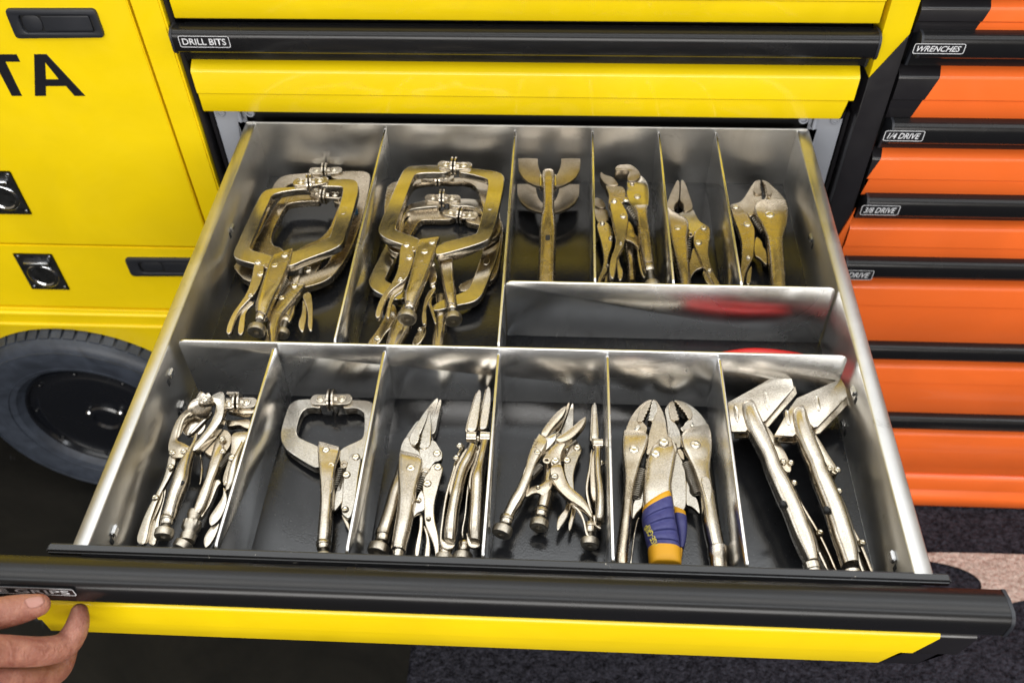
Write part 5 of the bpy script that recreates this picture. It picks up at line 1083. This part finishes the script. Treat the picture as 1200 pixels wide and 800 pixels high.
limbs = [
    [(-190, 800, -.672, .0160), (-110, 760, -.642, .0140), (-60, 740, -.618, .0118), (-22, 723, -.602, .0112), (8, 716.5, -.594, .0110), (30, 712, -.5885, .0098), (45, 708.5, -.5862, .0080)],
    [(-230, 860, -.690, .0150), (-120, 790, -.655, .0125), (-60, 764, -.636, .0118), (-5, 762, -.622, .0108), (45, 763, -.612, .0102), (74, 757, -.602, .0098), (87, 741, -.591, .0090), (92, 726, -.5815, .0078), (93, 717, -.5760, .0064)],
    [(-240, 900, -.700, .0150), (-125, 838, -.668, .0128), (-60, 808, -.648, .0120), (0, 797, -.632, .0112), (42, 794, -.620, .0104), (66, 784, -.608, .0098), (76, 764, -.595, .0088), (80, 746, -.583, .0076)],
    [(-250, 935, -.708, .0140), (-135, 880, -.680, .0120), (-75, 850, -.660, .0112), (-15, 838, -.643, .0106), (22, 832, -.630, .0098), (46, 818, -.617, .0090), (56, 796, -.603, .0082), (60, 777, -.591, .0072)],
    [(-255, 965, -.715, .0130), (-150, 915, -.690, .0108), (-95, 888, -.670, .0098), (-45, 874, -.655, .0092), (-12, 866, -.642, .0084), (10, 850, -.628, .0078), (20, 832, -.615, .0070), (24, 816, -.604, .0062)],
    [(-560, 1120, -.830, .0330), (-420, 1020, -.775, .0290), (-300, 940, -.725, .0250), (-220, 890, -.698, .0200), (-150, 850, -.676, .0160)],
    [(-300, 900, -.715, .0220), (-200, 835, -.680, .0180), (-130, 800, -.655, .0150)],
]
for l in limbs: hb.add(*chain(l))
hand = hb.build('hand', M['skin'], person, 180)
rm = hand.modifiers.new('r', 'REMESH'); rm.mode = 'VOXEL'; rm.voxel_size = .0009; rm.use_smooth_shade = True
sm_ = hand.modifiers.new('s', 'SMOOTH'); sm_.factor = .5; sm_.iterations = 5
dg = bpy.context.evaluated_depsgraph_get(); dg.update(); nm = bpy.data.meshes.new_from_object(hand.evaluated_get(dg)); hand.modifiers.clear(); hand.data = nm
if not nm.materials: nm.materials.append(M['skin'])
nm.shade_smooth()
# thumb nail: a thin curved plate on the side of the thumb that faces up and towards the front
bv = BVHTree.FromPolygons([v.co for v in nm.vertices], [p.vertices[:] for p in nm.polygons])
def nail(px, name='thumb_nail'):
    V = []; nu, nv = 9, 8
    for i in range(nu):
        for j in range(nv):
            s, q = i/(nu-1), j/(nv-1); a = math.sqrt(max(.05, 1 - .78*abs(2*s-1)**3))
            qq = .5 + (q-.5)*a
            u = (px[0][0]*(1-s)+px[1][0]*s)*(1-qq) + (px[3][0]*(1-s)+px[2][0]*s)*qq; v = (px[0][1]*(1-s)+px[1][1]*s)*(1-qq) + (px[3][1]*(1-s)+px[2][1]*s)*qq
            d = _ray(u, v).normalized(); h = bv.ray_cast(CAM, d)
            if h[0] is None: return None
            V.append(h[0] + h[1]*.00045)
    F = [(i*nv+j, (i+1)*nv+j, (i+1)*nv+j+1, i*nv+j+1) for i in range(nu-1) for j in range(nv-1)]
    o = meshobj(name, V, F, M['nail'], hand, 180); so = o.modifiers.new('t', 'SOLIDIFY'); so.thickness = .0006; so.offset = 0; return o
nail([(27, 700.5), (49, 697.5), (53, 707), (34, 714)])
# ---------------------------------------------------------------- everything stands on the floor at z = 0
for o in list(scene.objects):
    if o.parent is None and o.type == 'EMPTY' and o.children: settle(o)
for o in list(scene.objects):
    if o.parent is None and o.type not in ('CAMERA', 'LIGHT'): o.location.z += ZO
